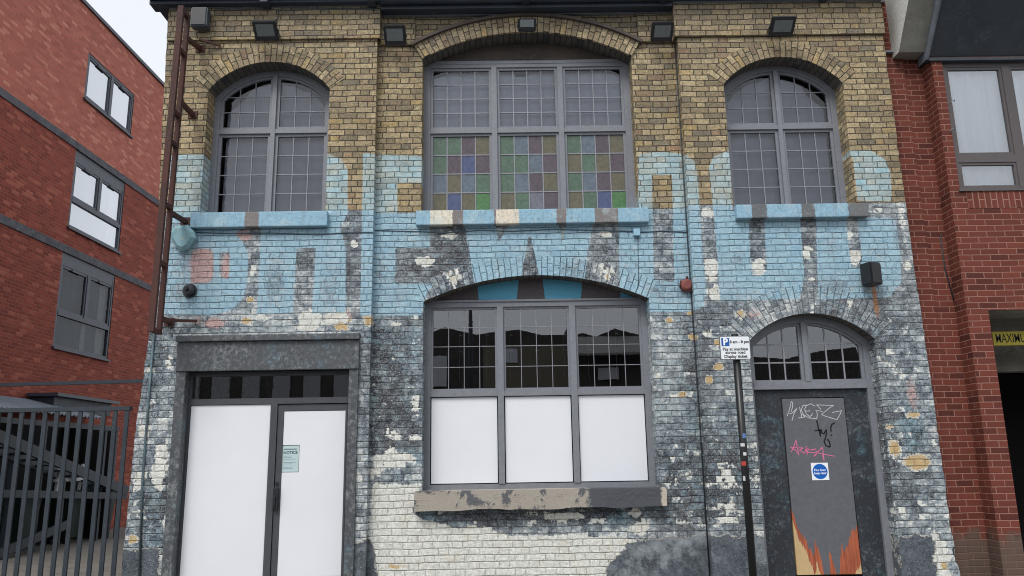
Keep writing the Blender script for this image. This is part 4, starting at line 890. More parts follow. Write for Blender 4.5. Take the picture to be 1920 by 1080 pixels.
def wallbox(px0, py0, px1, py1, d, name, label, cat, mat, y0=0, yaw=0):
    x0, z1 = at(px0, py0, y0 - d); x1, z0 = at(px1, py1, y0 - d); c = Vector(((x0 + x1) / 2, y0 - d / 2 - .03, (z0 + z1) / 2))
    e = empty(name, (c.x, y0, c.z), label, cat); rot = Matrix.Rotation(R(yaw), 3, 'Z')
    b = MB(); b.obox(c, x1 - x0, d, z1 - z0, rot, .012); b.build('cabinet', mat, e)
    b = MB(); b.obox(c + rot @ Vector((0, -d / 2 - .002, 0)), (x1 - x0) * .86, .008, (z1 - z0) * .88, rot, .002); b.build('front_panel', M_['black'] if mat is not M_['black'] else M_['blackpost'], e)
    b = MB(); b.box(c.x - .03, c.x + .03, c.y, y0, c.z - .04, c.z + .04); b.build('bracket', M_['black'], e)
    return e
wallbox(360, 15, 388, 50, .13, 'junction_box', 'dark grey box high under the eaves beside the rusty frame', 'box', pbr('dark_grey_box', lin(66, 74, 84), .5, bump=.03), -.035)
wallbox(1621, 492, 1653, 533, .17, 'wall_speaker', 'black wall speaker on the right bay with a rust streak below it', 'speaker', M_['black'], 0, 22)
x, z = at(1193, 437, YC); b = MB(); b.box(x - .04, x + .04, YC - .05, YC + .0, z - .045, z + .045, .006)
tag(b.build('cable_box', pbr('blue_painted_box', BLUE, .5, bump=.05)), 'small light blue cable box under the middle sill', 'junction box')
# cables
def cable(pts, r, y, label):
    b = MB(); b.tube([(at(px, py, y)[0], y - r, at(px, py, y)[1]) for px, py in pts], r, 6)
    return tag(b.build('cable', M_['cable']), label, 'cable', 'cables clipped to the front')
M_['cable'] = pbr('painted_cable', lin(72, 92, 104), .6, bump=0); M_['cableb'] = pbr('dark_cable', lin(44, 50, 56), .6, bump=0)
cable([(703, 432), (780, 434), (830, 437), (900, 432), (960, 434), (1040, 430), (1100, 432), (1186, 434)], .006, YC, 'painted cable sagging along the wall under the middle sill')
cable([(1200, 436), (1240, 433), (1290, 436)], .006, YC, 'short cable from the blue cable box to the right bay step')
cable([(1196, 445), (1197, 520), (1196, 540)], .005, YC, 'thin cable dropping straight down from the blue cable box')
b = MB(); b.tube([(at(290, 622)[0], -.014, at(290, 622)[1]), (at(277, 780)[0], -.014, at(277, 780)[1]), (at(268, 900)[0], -.014, at(268, 900)[1]), (at(262, 1085)[0], -.014, at(262, 1085)[1])], .014, 8)
tag(b.build('conduit_or_shade_line', worn('painted_conduit', lin(66, 74, 80), lin(120, 128, 130), lin(80, 110, 118), .5, .6)), 'scuffed pipe running down the left corner below the rusty frame', 'pipe')
b = MB(); zc = at(700, 30)[1]
b.tube([(at(693, 590, .06)[0], .09, at(693, 590, .06)[1]), (at(690, 750, .06)[0], .09, at(690, 750, .06)[1]), (at(686, 1080, .06)[0], .09, .2)], .010, 6)
tag(b.build('conduit_or_shade_line', M_['cableb']), 'dark pipe in the bay step right of the shop door', 'pipe')
b = MB(); b.tube([(XS2 - .012, .10, .2), (XS2 - .012, .10, 2), (XS2 - .014, .10, 4.2), (XS2 - .012, .10, 6.85)], .008, 6)  # thin dark tube put in as the shadow line of the bay step
tag(b.build('conduit_or_shade_line', M_['cableb']), 'thin dark tube drawing the shadow line up the step of the right bay', 'pipe')
cable([(392, 14), (430, 19), (500, 16), (522, 20), (600, 18), (708, 17)], .006, -.035, 'dark cable sagging below the gutter of the left bay')
cable([(522, 18), (523, 30), (514, 46)], .005, -.035, 'short cable dropping from the gutter to the left bay floodlight')
cable([(738, 26), (739, 40), (740, 58)], .005, YC - .03, 'short cable dropping to the floodlight beside the left bay step')
cable([(1446, 8), (1446, 24), (1452, 40)], .005, -.035, 'short cable dropping from the gutter to the right bay floodlight')
cable([(365, 436), (420, 438), (500, 437), (600, 440), (650, 436), (699, 436)], .006, 0, 'painted cable running along the wall under the left sill')
# alarm box, camera, rusty bell
al = empty('alarm_box', (at(345, 446)[0], 0, at(345, 446)[1]), 'pale blue faceted alarm box under the left end of the left sill', 'alarm box')
op = cv([(320, 434), (327, 424), (352, 421), (364, 434), (367, 446), (352, 466), (341, 471), (331, 465), (321, 448)], -.08); cxo = sum(p[0] for p in op) / 9; czo = sum(p[1] for p in op) / 9
b = MB(); n = len(op); bk = [b.bm.verts.new((p[0], -.0, p[1])) for p in op]; md = [b.bm.verts.new((p[0], -.075, p[1])) for p in op]; ft = [b.bm.verts.new((cxo + (p[0] - cxo) * .72, -.11, czo + (p[1] - czo) * .72)) for p in op]
for r0, r1 in ((bk, md), (md, ft)):
    for i in range(n): b.bm.faces.new((r0[i], r0[(i + 1) % n], r1[(i + 1) % n], r1[i]))
b.bm.faces.new(ft); b.build('casing', worn('grubby_blue_casing', lin(134, 172, 180), lin(160, 150, 116), lin(112, 150, 160), .55, .7, .6, 8), al)
b = MB(); b.box(cxo - .10, cxo + .10, -.012, 0, czo - .11, czo + .13, .004); b.build('back_plate', M_['lead'], al)
cxx, czz = at(352, 543, -.08); cm = empty('security_camera', (cxx, 0, czz), 'dark round security camera on the blue letter left of the doors', 'camera')
b = MB(); b.tube([(cxx, -.0, czz), (cxx, -.03, czz)], .085, 24); b.tube([(cxx, -.03, czz), (cxx, -.075, czz), (cxx - .004, -.10, czz)], [.072, .066, .05], 24); b.build('housing', pbr('dark_camera_shell', lin(46, 50, 56), .35, bump=.02), cm)
b = MB(); b.tube([(cxx - .01, -.10, czz), (cxx - .014, -.122, czz)], [.028, .022], 16); b.build('lens', M_['blackpost'], cm)
bx_, bz_ = at(1288, 534, YC - .06); bl_ = empty('alarm_bell', (bx_, YC, bz_), 'rusty red round bell remains beside the right bay step', 'bell')
b = MB(); b.tube([(bx_, YC, bz_), (bx_, YC - .05, bz_), (bx_, YC - .075, bz_)], [.082, .078, .05], 14); b.build('gong', worn('flaking_red_paint', lin(124, 66, 62), lin(196, 170, 158), lin(96, 48, 42), .54, .64, .7, 22), bl_)
b = MB(); b.tube([(bx_ - .05, YC, bz_ + .05), (bx_ - .07, YC - .05, bz_ + .055), (bx_ - .085, YC - .05, bz_ - .03)], .012, 6); b.tube([(bx_ + .01, YC, bz_ + .07), (bx_ + .015, YC - .04, bz_ + .11)], .014, 6); b.tube([(bx_ + .07, YC, bz_ - .05), (bx_ + .06, YC - .06, bz_ - .075), (bx_ - .02, YC - .05, bz_ - .085)], .010, 6)
b.build('clamp', M_['rust'], bl_)

# rusty sign frame standing off the left corner
y1, y2 = -.60, -.40
fx = at(345, 20, y2)[0]; fxb = at(294, 610, y2)[0]; fx = (fx + fxb) / 2
zt_ = at(345, 12, y1)[1]; zb_ = at(282, 622, y1)[1]
lf = empty('sign_frame', (fx, -.5, zb_), 'tall rusty ladder-like steel sign frame standing off the left corner of the brick front', 'sign frame')
def railx(z, y): return at(0, 0)[0]
tp = [(at(340, 14, y1), at(352, 34, y2)), (at(283, 620, y1), at(300, 606, y2))]
def fp(z, y):                                                      # follows the slight lean of the frame
    xt, xb = (tp[0][0][0] + tp[0][1][0]) / 2, (tp[1][0][0] + tp[1][1][0]) / 2; k = (z - zb_) / (zt_ - zb_); return (xb + (xt - xb) * k, y, z)
for y, wd in ((y1, .068), (y2, .052)):
    b = MB(); b.bar(fp(zb_, y), fp(zt_, y), wd, .05, up=(0, 1, 0)); b.build('rail', M_['rust'], lf)
for py in (16, 88, 205, 262, 380, 490, 618):
    z = at(345 - (py - 14) * .094, py, y1)[1]; z = min(z, zt_ - .02); b = MB(); b.bar(fp(z, y1), fp(z, y2), .05, .05); b.build('rung', M_['rust'], lf)
for py, px2, py2 in ((70, 376, 92), (190, 362, 216), (398, 348, 416), (596, 318, 604)):
    a = fp(at(345 - (py - 14) * .094, py, y2)[1], y2); bq = at(px2, py2, 0); b = MB(); b.bar(a, (bq[0], -.0, bq[1] + .0), .05, .05); b.box(bq[0] - .06, bq[0] + .06, -.012, 0, bq[1] - .05, bq[1] + .05); b.build('bracket', M_['rust'], lf)
b = MB(); a = at(374, 75, -.1); c_ = at(415, 87, 0); b.bar((a[0], -.12, a[1]), (c_[0], -.02, c_[1]), .025, .025); a = fp(at(305, 600, y2)[1], y2); c_ = at(368, 602, -.03); b.bar(a, (c_[0], -.03, c_[1]), .04, .03); b.build('stay', M_['rust'], lf)

# parking sign on its post
yp = -.55; px_t, pz_t = at(1380, 660, yp); pxb = at(1412, 1078, yp)[0]; pxm = (px_t + pxb) / 2
ps = empty('parking_sign', (pxm, yp, 0), 'black post with white pay and display parking plate and small stickers', 'parking sign')
b = MB(); b.tube([(pxm, yp, 0), (pxm, yp, pz_t + .2)], .041, 20); b.build('post', M_['blackpost'], ps)
c0 = at(1347, 630, yp - .05); c1 = at(1408, 674, yp - .05); sxa, sza, sxb, szb = c0[0] + .004, c1[1], c1[0] - .0, c0[1] - .005
def prr(x0, x1, z0, z1, r, n=5):
    o_ = []
    for cx_, cz_, a0 in ((x1 - r, z1 - r, 0), (x0 + r, z1 - r, 90), (x0 + r, z0 + r, 180), (x1 - r, z0 + r, 270)):
        for i in range(n + 1): o_.append((cx_ + r * math.cos(R(a0 + 90 * i / n)), cz_ + r * math.sin(R(a0 + 90 * i / n))))
    return o_
b = MB(); b.prism(prr(sxa, sxb, sza, szb, .02), yp - .062, yp - .046); pp = b.build('plate', [pbr('grey_sign_edge', lin(96, 98, 104), .4, bump=0)], ps)
b = MB(); b.prism(prr(sxa + .007, sxb - .007, sza + .007, szb - .007, .015), yp - .0635, yp - .061); b.build('plate_face', pbr('sign_white_face', lin(226, 230, 234), .35, var=.015, bump=0), pp)
W_, H_ = sxb - sxa, szb - sza
b = MB(); b.box(sxa + W_ * .06, sxa + W_ * .32, yp - .0650, yp - .0630, sza + H_ * .58, sza + H_ * .92); b.build('blue_square', pbr('sign_blue_square', lin(16, 84, 160), .35, bump=0), pp)
text('P', sxa + W_ * .19, sza + H_ * .745, yp - .0656, .105, wt, 'letter', pp, bold=.004)
text('8 am - 8 pm', sxa + W_ * .65, sza + H_ * .745, yp - .0640, .044, ink, 'lettering', pp, bold=.0016)
for s_, q in (('Pay at machine', .44), ('across road', .30), ('Display ticket', .13)): text(s_, sxa + W_ * .50, sza + H_ * q, yp - .0640, .047, ink, 'lettering', pp, bold=.0014)
for px, py, w_, h_, cc, lb in ((1396, 817, .04, .05, lin(90, 120, 170), 'round bluish sticker'), (1393, 834, .04, .035, lin(200, 202, 204), 'small white sticker'), (1397, 851, .034, .034, lin(206, 206, 208), 'round white sticker'), (1395, 869, .045, .045, lin(170, 62, 52), 'red sticker'), (1396, 897, .02, .05, lin(186, 188, 188), 'torn pale sticker')):
    x, z = at(px, py, yp - .045); b = MB(); n_ = 6; a0, a1 = (x - w_ / 2 - pxm), (x + w_ / 2 - pxm); rr = .0418; a0 = max(a0, -.039); a1 = min(a1, .039)
    P0 = []
    for i in range(n_ + 1):
        xx = a0 + (a1 - a0) * i / n_; yy = -math.sqrt(max(rr * rr - xx * xx, 0)); P0.append((b.bm.verts.new((pxm + xx, yp + yy, z - h_ / 2)), b.bm.verts.new((pxm + xx, yp + yy, z + h_ / 2)), b.bm.verts.new((pxm + xx * .97, yp + yy * .97, z - h_ / 2)), b.bm.verts.new((pxm + xx * .97, yp + yy * .97, z + h_ / 2))))
    for p, q in zip(P0, P0[1:]):
        b.bm.faces.new((p[0], q[0], q[1], p[1])); b.bm.faces.new((p[2], p[3], q[3], q[2]))
    o = b.build('sticker', pbr('sticker_' + lb.replace(' ', '_'), cc, .5, bump=0), ps); tag(o, lb)

# ------------------------------------------------------------------ right-hand building
rb = empty('flats_building', (6.2, 0, 0), 'dark red brick building with brown framed window, concrete eaves and garage opening', 'building')
YA, YB, YP = .25, .29, .04
xa0 = 5.03; xa1 = at(1731, 400, YA)[0]; xb1 = at(1762, 400, YB)[0]; xp0 = at(1787, 400, YP)[0]; xj = at(1854, 590, YP)[0]; xw0 = at(1785, 250, YP)[0]
zgar = at(1880, 581, YP)[1]; zw0 = at(1860, 358, YP)[1]; zw1 = at(1830, 113, YP)[1]; ztopR = at(1700, 112, YA)[1]
print('right', xa1, xb1, xp0, xj, xw0, zgar, zw0, zw1, ztopR)
XE = 9.5
g = Grid()
g.holed(xa0, xa1, 0, 7.9, YA, .3, []); g.side(xa0, YA, 7, 0, 7.9, .5)
g.build('wall', M_['redR_pier'], rb)
g = Grid(); g.holed(xa1, xp0, 0, 6.9, YB, .3, []); g.side(xa1, YA, YB, 0, 6.9, .3); g.side(xp0, YB, YP, 0, zw1 + .1, .3)
g.holed(xp0, XE, 0, zw1 + .1, YP, .3, [(xj, XE - .3, 0, zgar), (xw0, XE - 1.2, zw0, zw1)])
g.side(xj, YP, 3.2, 0, zgar, .4); g.side(XE, YP, 6, 0, 7, .5); g.side(XE - .3, YP, 3.2, 0, zgar, .4)
g.build('wall', M_['redR'], rb)
# soldier course under the window, turned on end
gs = Grid(); x0 = xw0 + .02; nn_ = 60
xx, zz = np.meshgrid(np.linspace(x0 + .05, XE - 1.2, nn_), np.array([zw0 - .225, zw0 - .003]), indexing='ij')
gs.add(np.stack([xx, np.full_like(xx, YP - .004), zz], -1), np.stack([zz - zw0, xx], -1)); gs.build('soldier_course', M_['redR_soldier'], rb)
b = MB(); b.box(xj + .003, XE - .303, YP + .10, 3.2, zgar - .003, zgar + .25); b.box(xj + .003, XE - .303, YP + .06, YP + .2, zgar - .0, zgar + .3)
b.box(xj, XE - .3, 1.3, 1.5, zgar - .62, zgar - .004); b.build('concrete_lintel', M_['concrete'], rb)
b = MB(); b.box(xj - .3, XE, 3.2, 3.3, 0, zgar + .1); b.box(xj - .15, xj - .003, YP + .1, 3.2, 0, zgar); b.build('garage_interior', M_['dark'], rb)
b = MB(); b.tube([(at(1762, 440, YB)[0], YB - .01, at(1762, 440, YB)[1]), (at(1770, 500, YB)[0], YB - .012, at(1770, 500, YB)[1]), (at(1793, 583, YB)[0], YB - .012, at(1793, 583, YB)[1])], .008, 6); tag(b.build('cable', M_['cableb']), 'dark cable down the red brick recess right of the old front', 'cable')
# window
b = MB(); yw = YP + .05; xr = XE - 1.2
xs_ = [xw0, at(1893, 250, yw)[0], xr]; zm = at(1860, 297, yw)[1]
b.box(xw0, xw0 + .06, yw, yw + .08, zw0, zw1); b.box(xr - .06, xr, yw, yw + .08, zw0, zw1); b.box(xw0 + .06, xr - .06, yw, yw + .08, zw1 - .07, zw1); b.box(xw0 + .06, xr - .06, yw, yw + .08, zw0, zw0 + .06); b.box(xw0 - .02, xr, YP - .02, yw, zw0 - .002, zw0 + .03)
xm1 = at(1896, 200, yw)[0]
b.box(xm1 - .05, xm1 + .05, yw - .002, yw + .08, zw0 + .06, zw1 - .07); b.box(xw0 + .06, xm1 - .05, yw - .002, yw + .08, zm - .05, zm + .05); b.box(xm1 + .05, xr - .06, yw - .002, yw + .08, zm - .05, zm + .05)
wd = b.build('window', M_['brownframe'], rb)
b = MB()
for a, c_, lo, hi in ((xw0 + .06, xm1 - .05, zm + .05, zw1 - .07), (xw0 + .06, xm1 - .05, zw0 + .06, zm - .05), (xm1 + .05, xr - .06, zm + .05, zw1 - .07), (xm1 + .05, xr - .06, zw0 + .06, zm - .05)):
    b.box(a, a + .035, yw + .008, yw + .05, lo, hi); b.box(c_ - .035, c_, yw + .008, yw + .05, lo, hi); b.box(a + .035, c_ - .035, yw + .009, yw + .05, lo, lo + .035); b.box(a + .035, c_ - .035, yw + .009, yw + .05, hi - .035, hi)
b.build('sash', M_['brownframe'], wd)
sheet('glass', M_['glass_side'], wd, [quad(xw0 + .05, xr - .05, zw0 + .05, zw1 - .06, yw + .03)])
b = MB(); n_ = 90; prev = None
for i in range(n_ + 1):
    x = xw0 + .05 + (xr - xw0 - .1) * i / n_; y = yw + .12 + .022 * math.sin(i * .9) + .012 * math.sin(i * 2.3); q = (b.bm.verts.new((x, y, zw0 + .02)), b.bm.verts.new((x, y, zw1 - .02)))
    if prev: b.bm.faces.new((prev[0], q[0], q[1], prev[1])).smooth = True
    prev = q
b.build('curtain', M_['curtain'], wd)
b = MB(); b.box(xw0, XE, yw + .35, yw + .4, zw0 - .1, zw1 + .1); b.build('room_wall', pbr('room_plaster', lin(150, 156, 160), .9, bump=0), wd)
b = MB()
for py in (192, 245): x, z = at(1783, py, YP); b.tube([(x - .03, YP - .01, z - .03), (x - .01, YP - .035, z + .0), (x + .03, YP - .03, z + .02), (x + .06, YP + .02, z + .022)], .006, 6)
b.build('stay_arm', M_['lead'], wd)
# concrete rib, coved soffit, flashing
def slope_block(px0, py0, px1, y_, run, thick, name, mat, rise=1.0, low=.1):
    x0, z0 = at(px0, py0, y_); x1, _ = at(px1, py0, y_)
    b = MB()
    P = []
    for x in (x0, x1):
        P.append([(x, y_, z0), (x, y_ - run, z0 + run * rise), (x, y_ - run, z0 + run * rise + thick), (x, y_ + .3, z0 + run * rise + thick), (x, y_ + .3, z0 - low), (x, y_ - .0, z0 - low)])
    va = [b.bm.verts.new(p) for p in P[0]]; vb = [b.bm.verts.new(p) for p in P[1]]; b.bm.faces.new(va); b.bm.faces.new(vb[::-1])
    n_ = len(va)
    for i in range(n_): b.bm.faces.new((va[i], vb[i], vb[(i + 1) % n_], va[(i + 1) % n_]))
    return b, x0, x1, z0
def rib(px0, px1, py, ybk, run, rise, mat_under, mat_side, name, shelf=.0):
    """eaves block: level shelf then a raking underside coming forward and up"""
    x0, z0 = at(px0, py, ybk - shelf); x1 = at(px1, py, ybk - shelf)[0]; y_ = ybk - shelf; b = MB()
    prof_ = [(ybk + .2, z0), (y_, z0), (y_ - run, z0 + rise), (y_ - run, z0 + rise + .6), (ybk + .2, z0 + rise + .6)]
    va = [b.bm.verts.new((x0, y, z)) for y, z in prof_]; vb = [b.bm.verts.new((x1, y, z)) for y, z in prof_]
    f = b.bm.faces.new(va); f.material_index = 1; f = b.bm.faces.new(vb[::-1]); f.material_index = 1
    for i in range(5): b.bm.faces.new((va[i], vb[i], vb[(i + 1) % 5], va[(i + 1) % 5]))
    return b.build(name, [mat_under, mat_side], rb), x0, x1, z0
rib(1685, 1733, 98, YA, 1.1, 1.45, M_['concrete'], M_['pebble'], 'concrete_rib', shelf=.17)
o, sx0_, _, _ = rib(1737, 2130, 112, YP + .02, 1.6, 1.95, M_['soffit'], M_['lead'], 'soffit', shelf=.0)
b = MB(); x0, z0 = at(1737, 112, YP + .02); b.bar((x0 - .012, YP + .0, z0 - .005), (x0 - .012, YP - 1.58, z0 + 1.93), .03, .05, up=(0, 1, 0)); b.build('soffit_trim', M_['lead'], rb)
b = MB(); xq0, zq = at(1740, 112, YP); b.box(xq0, XE, YP - .03, YP + .06, zw1 - .012, zw1 + .03); b.build('head_trim', M_['soffit'], rb)
b = MB(); x0, z0 = at(1654, 100, YA - .02); x1 = at(1682, 100, YA - .02)[0]; b.box(x0 - .02, x1 + .02, YA - .05, YA, z0 - .0, z0 + .03); b.box(x0 - .02, x0 + .02, YA - .05, YA, z0 - .05, z0); b.build('flashing', M_['lead'], rb)
b = MB(); z1 = at(1660, 6, YA)[1]; b.box(5.01, 5.16, YA - .03, YA, z1, z1 + .3); b.build('flashing', M_['lead'], rb)
# headroom sign
yh = .55; hx0, hz1 = at(1860, 622, yh); _, hz0 = at(1860, 648, yh)
hsn = empty('headroom_sign', (hx0 + 1, yh, hz0), 'yellow bar with black letters MAXIMUM hanging in the garage opening', 'sign')
b = MB(); b.box(hx0, hx0 + 2.6, yh, yh + .03, hz0, hz1, .004); b.build('bar', pbr('yellow_sign_paint', lin(196, 180, 60), .5, var=.06, bump=.02), hsn)
text('MAXIMUM', hx0 + .03, (hz0 + hz1) / 2 - .003, yh - .001, .16, ink, 'lettering', hsn, align='LEFT', bold=.001, xs=.62)
b = MB(); b.tube([(hx0 + .2, yh + .015, hz1), (hx0 + .2, yh + .015, zgar)], .005, 5); b.tube([(hx0 + 2.4, yh + .015, hz1), (hx0 + 2.4, yh + .015, zgar)], .005, 5); b.build('hanger', M_['lead'], hsn)

# ------------------------------------------------------------------ left-hand building
AL = 10.4
lb = empty('brick_flats', Lw(22, 0, AL), 'tall red brick flats with grey stone bands and dark framed windows', 'building')
def Lx(V):
    """(s, d, z) with d metres out of the wall towards the camera side -> world"""
    s_, d, z = V[:, 0], V[:, 1], V[:, 2]; a = AL - d
    return np.stack([CAM[0] + LDIR[0] * s_ + LN[0] * a, CAM[1] + LDIR[1] * s_ + LN[1] * a, z], 1)
def rectL(pts):   # window corners in the photo (tl, tr, br, bl) -> s0, s1, z0, z1
    q = [atL(px, py, AL) for px, py in pts]; return (q[0][0] + q[3][0]) / 2, (q[1][0] + q[2][0]) / 2, (q[2][1] + q[3][1]) / 2, (q[0][1] + q[1][1]) / 2
w1 = rectL([(167, 98), (252, 178), (245, 255), (157, 184)]); w2 = rectL([(144, 283), (236, 342), (222, 470), (125, 427)]); w3 = rectL([(118, 476), (216, 513), (202, 672), (97, 652)])
zb1 = atL(0, 172, AL)[1]; zb2 = atL(0, 410, AL)[1]; zpar = atL(200, 52, AL)[1]
print('left', w1, w2, w3, zb1, zb2, zpar)
def lwall(z0, z1, holes, mat):
    g = Grid(); g.holed(9, 34, z0, z1, 0, 1.0, holes); g.build('wall', mat, lb, xform=Lx)
lwall(0, zb2, [w3], M_['redL2']); lwall(zb2, zb1, [w2], M_['redL2']); lwall(zb1, zpar, [w1], M_['redL1'])
class LB(MB):
    def lbox(s, s0, s1, d0, d1, z0, z1):
        P = [Lw(s0, z0, AL - d1), Lw(s1, z0, AL - d1), Lw(s1, z1, AL - d1), Lw(s0, z1, AL - d1), Lw(s0, z0, AL - d0), Lw(s1, z0, AL - d0), Lw(s1, z1, AL - d0), Lw(s0, z1, AL - d0)]
        return s.hexa(P)
for zb in (zb1, zb2):
    b = LB(); b.lbox(9, 34, -.05, .03, zb - .085, zb + .085); b.build('stone_band', M_['band'], lb)
b = LB(); b.lbox(9, 34, -.35, .05, zpar, zpar + .09); b.build('coping', M_['winframe'], lb)
b = LB(); b.lbox(9, 34, -.4, -.3, 0, zpar); b.build('inner_wall', M_['dark'], lb)
M_['pale_pane'] = pbr('pale_blind_sky_reflection', lin(178, 188, 194), .9, var=.25, scale=.9, bump=0); M_['dim_pane'] = pbr('dim_curtain_behind_glass', lin(58, 62, 66), .9, var=.5, scale=2.5, bump=0)
def lwindow(w, kind):
    s0, s1, z0, z1 = w; b = LB(); f = .07; d0, d1 = -.08, -.01; sm = (s0 + s1) / 2 + .02
    b.lbox(s0, s0 + f, d0, d1, z0, z1); b.lbox(s1 - f, s1, d0, d1, z0, z1); b.lbox(s0 + f, s1 - f, d0, d1 - .002, z1 - f, z1); b.lbox(s0 + f, s1 - f, d0, d1 - .002, z0, z0 + f)
    zt1 = z1 - f; zl = z0 + f
    if kind:
        b.lbox(s0 + f, s1 - f, d0, d1 - .004, z1 - f - .22, z1 - f); zt1 = z1 - f - .22; zl = z0 + (z1 - z0) * .36; b.lbox(s0 + f, s1 - f, d0, d1 + .006, zl - .05, zl + .05); zl += .05
    b.lbox(sm - .05, sm + .05, d0, d1 + .004, zl, zt1)
    b.lbox(s0 - .04, s1 + .04, -.02, .06, z0 - .05, z0)
    wn_ = b.build('window', M_['winframe'], lb)
    b = LB()
    for a, c_ in ((s0 + f, sm - .05), (sm + .05, s1 - f)):
        q = .055; b.lbox(a, a + q, d0 + .01, d1 - .012, zl, zt1); b.lbox(c_ - q, c_, d0 + .01, d1 - .012, zl, zt1); b.lbox(a + q, c_ - q, d0 + .01, d1 - .013, zt1 - q, zt1); b.lbox(a + q, c_ - q, d0 + .01, d1 - .013, zl, zl + q); b.lbox(a + .4, c_ - .3, d1 - .012, d1 + .01, zt1 - q - .01, zt1 - q + .04)
    b.build('sash', M_['winframe'], wn_)
    sheet('glass', M_['glass_dim'] if kind == 2 else M_['glass_side'], wn_, [[Lw(s0 + f, z0 + f, AL + .05), Lw(s1 - f, z0 + f, AL + .05), Lw(s1 - f, zt1, AL + .05), Lw(s0 + f, zt1, AL + .05)]])
    b = LB(); b.lbox(s0 + .02, s1 - .02, -.17, -.16, z0 + .02, z1 - .02); b.build('curtain', M_['dim_pane'] if kind == 2 else M_['pale_pane'], wn_)  # pale_pane panels: blind colour kept light to stand for reflected sky
    return wn_
lwindow(w1, 0); lwindow(w2, 1); o3 = lwindow(w3, 2)
s0, s1, z0, z1 = w3; b = LB()
b.lbox(s1 - .42, s1 - .08, -.145, -.135, z0 + .06, z1 - .3); b.lbox(s0 + .1, s0 + .22, -.145, -.135, z0 + .06, z1 - .3); b.lbox((s0 + s1) / 2 + .1, (s0 + s1) / 2 + .3, -.145, -.135, z0 + .06, z1 - .3)
b.build('drape', pbr('pale_drape', lin(128, 130, 130), .9, var=.2, scale=9, bump=0), o3)
s0, s1, z0, z1 = w2; b = LB(); b.lbox(s1 - .5, s1 - .09, -.145, -.135, z0 + .08, z1 - .32); b.build('drape', pbr('white_drape', lin(214, 222, 222), .9, var=.05, bump=0), lb.children[-1] if False else o3.parent.children[0]) if False else b.build('drape', pbr('white_drape', lin(214, 222, 222), .9, var=.05, bump=0), [c for c in lb.children if c.name.startswith('window')][1])

# ------------------------------------------------------------------ the yard behind the gate
M_['yard'] = pbr('worn_yard_concrete', lin(104, 100, 94), .85, var=.2, scale=3, bump=.4, col2=lin(76, 74, 70), thr=(.55, .7))
M_['asphalt'] = pbr('asphalt_road', (.055, .055, .058, 1), .85, var=.2, scale=6, bump=.5)
M_['paving'] = pbr('concrete_paving', lin(124, 122, 118), .85, var=.12, scale=2, bump=.3)
b = MB(); b.box(-300, 300, -300, 300, -.5, -.16); tag(b.build('ground', M_['asphalt']), kind='structure')
b = MB(); b.box(-60, 60, -17.5, -6.5, -.155, -.10); tag(b.build('road', M_['asphalt']), kind='structure')
b = MB(); b.box(-60, 60, -6.5, -.0, -.15, 0, .02); tag(b.build('pavement', M_['paving']), kind='structure')
b = MB(); b.box(-14, -4.3, 0.004, 30, -.15, .004); tag(b.build('yard', M_['yard']), kind='structure')
b = MB(); b.box(-60, 60, -21, -17.5, -.15, 0, .02); tag(b.build('far_pavement', M_['paving']), kind='structure')

AS = 9.1
def Ls(px, py, a=AS):
    s_, z = atL(px, py, a); return Lw(s_, z, a)
class SB(MB):
    def sbox(s, s0, s1, a0, a1, z0, z1, z0b=None, z1b=None):
        """a0 nearer the yard, a1 nearer the wall"""
        z0b = z0 if z0b is None else z0b; z1b = z1 if z1b is None else z1b
        return s.hexa([Lw(s0, z0, a0), Lw(s1, z0, a0), Lw(s1, z1, a0), Lw(s0, z1, a0), Lw(s0, z0b, a1), Lw(s1, z0b, a1), Lw(s1, z1b, a1), Lw(s0, z1b, a1)])
sA = atL(-60, 900, AS)[0]; sB = atL(214, 900, AS)[0]
sh = empty('bin_shelter', Lw((sA + sB) / 2, 0, 9.7), 'dark open fronted bin shelter with grey corrugated roof behind the gate', 'shelter')
b = SB(); b.sbox(sA, sB, 10.34, 10.38, 0, 2.4); b.sbox(sB - .06, sB, AS + .05, 10.34, 0, 2.4); b.sbox(sA, sA + .06, AS + .05, 10.34, 0, 2.4); b.build('back_panel', M_['dark'], sh)
for s_ in (sA, (sA + sB) / 2 - .4, sB - .55, sB - .08): b = SB(); b.sbox(s_, s_ + .08, AS, AS + .08, 0, 2.30); b.build('post', M_['steelgrey'], sh)
b = SB(); b.sbox(sA, sB, AS - .01, AS + .07, 2.30, 2.40); b.build('beam', M_['steelgrey'], sh)
b = SB(); n_ = 56; s_end = atL(190, 760, AS)[0]; z_r = atL(0, 765, AS - .12)[1] + .08; zr2 = atL(20, 744, 10.3)[1] - z_r
prev = None
for i in range(n_ * 2 + 1):
    s_ = sA + (s_end - sA) * i / (n_ * 2); dz = .018 * math.sin(i * math.pi / 2)
    q = [b.bm.verts.new(Lw(s_, z_r + dz - .06, AS - .12)), b.bm.verts.new(Lw(s_, z_r + dz + zr2, 10.38)), b.bm.verts.new(Lw(s_, z_r + dz + zr2 - .025, 10.38)), b.bm.verts.new(Lw(s_, z_r + dz - .085, AS - .12))]
    if prev:
        for k in range(4): b.bm.faces.new((prev[k], q[k], q[(k + 1) % 4], prev[(k + 1) % 4]))
    prev = q
b.build('roof', pbr('corrugated_sheet', lin(112, 124, 134), .45, var=.12, scale=2, bump=.05), sh)
s0 = atL(86, 760, 9.95)[0]; s1 = atL(222, 760, 9.75)[0]
cn = empty('flat_canopy', Lw((s0 + s1) / 2, 2.6, 9.8), 'black flat canopy above the bin shelter against the red brick wall', 'canopy')
b = SB(); zc_ = atL(222, 748, 9.75)[1] - .06; b.sbox(s0, s1, 9.72, 10.38, zc_ - .07, zc_ + .0); b.build('fascia', M_['winframe'], cn)
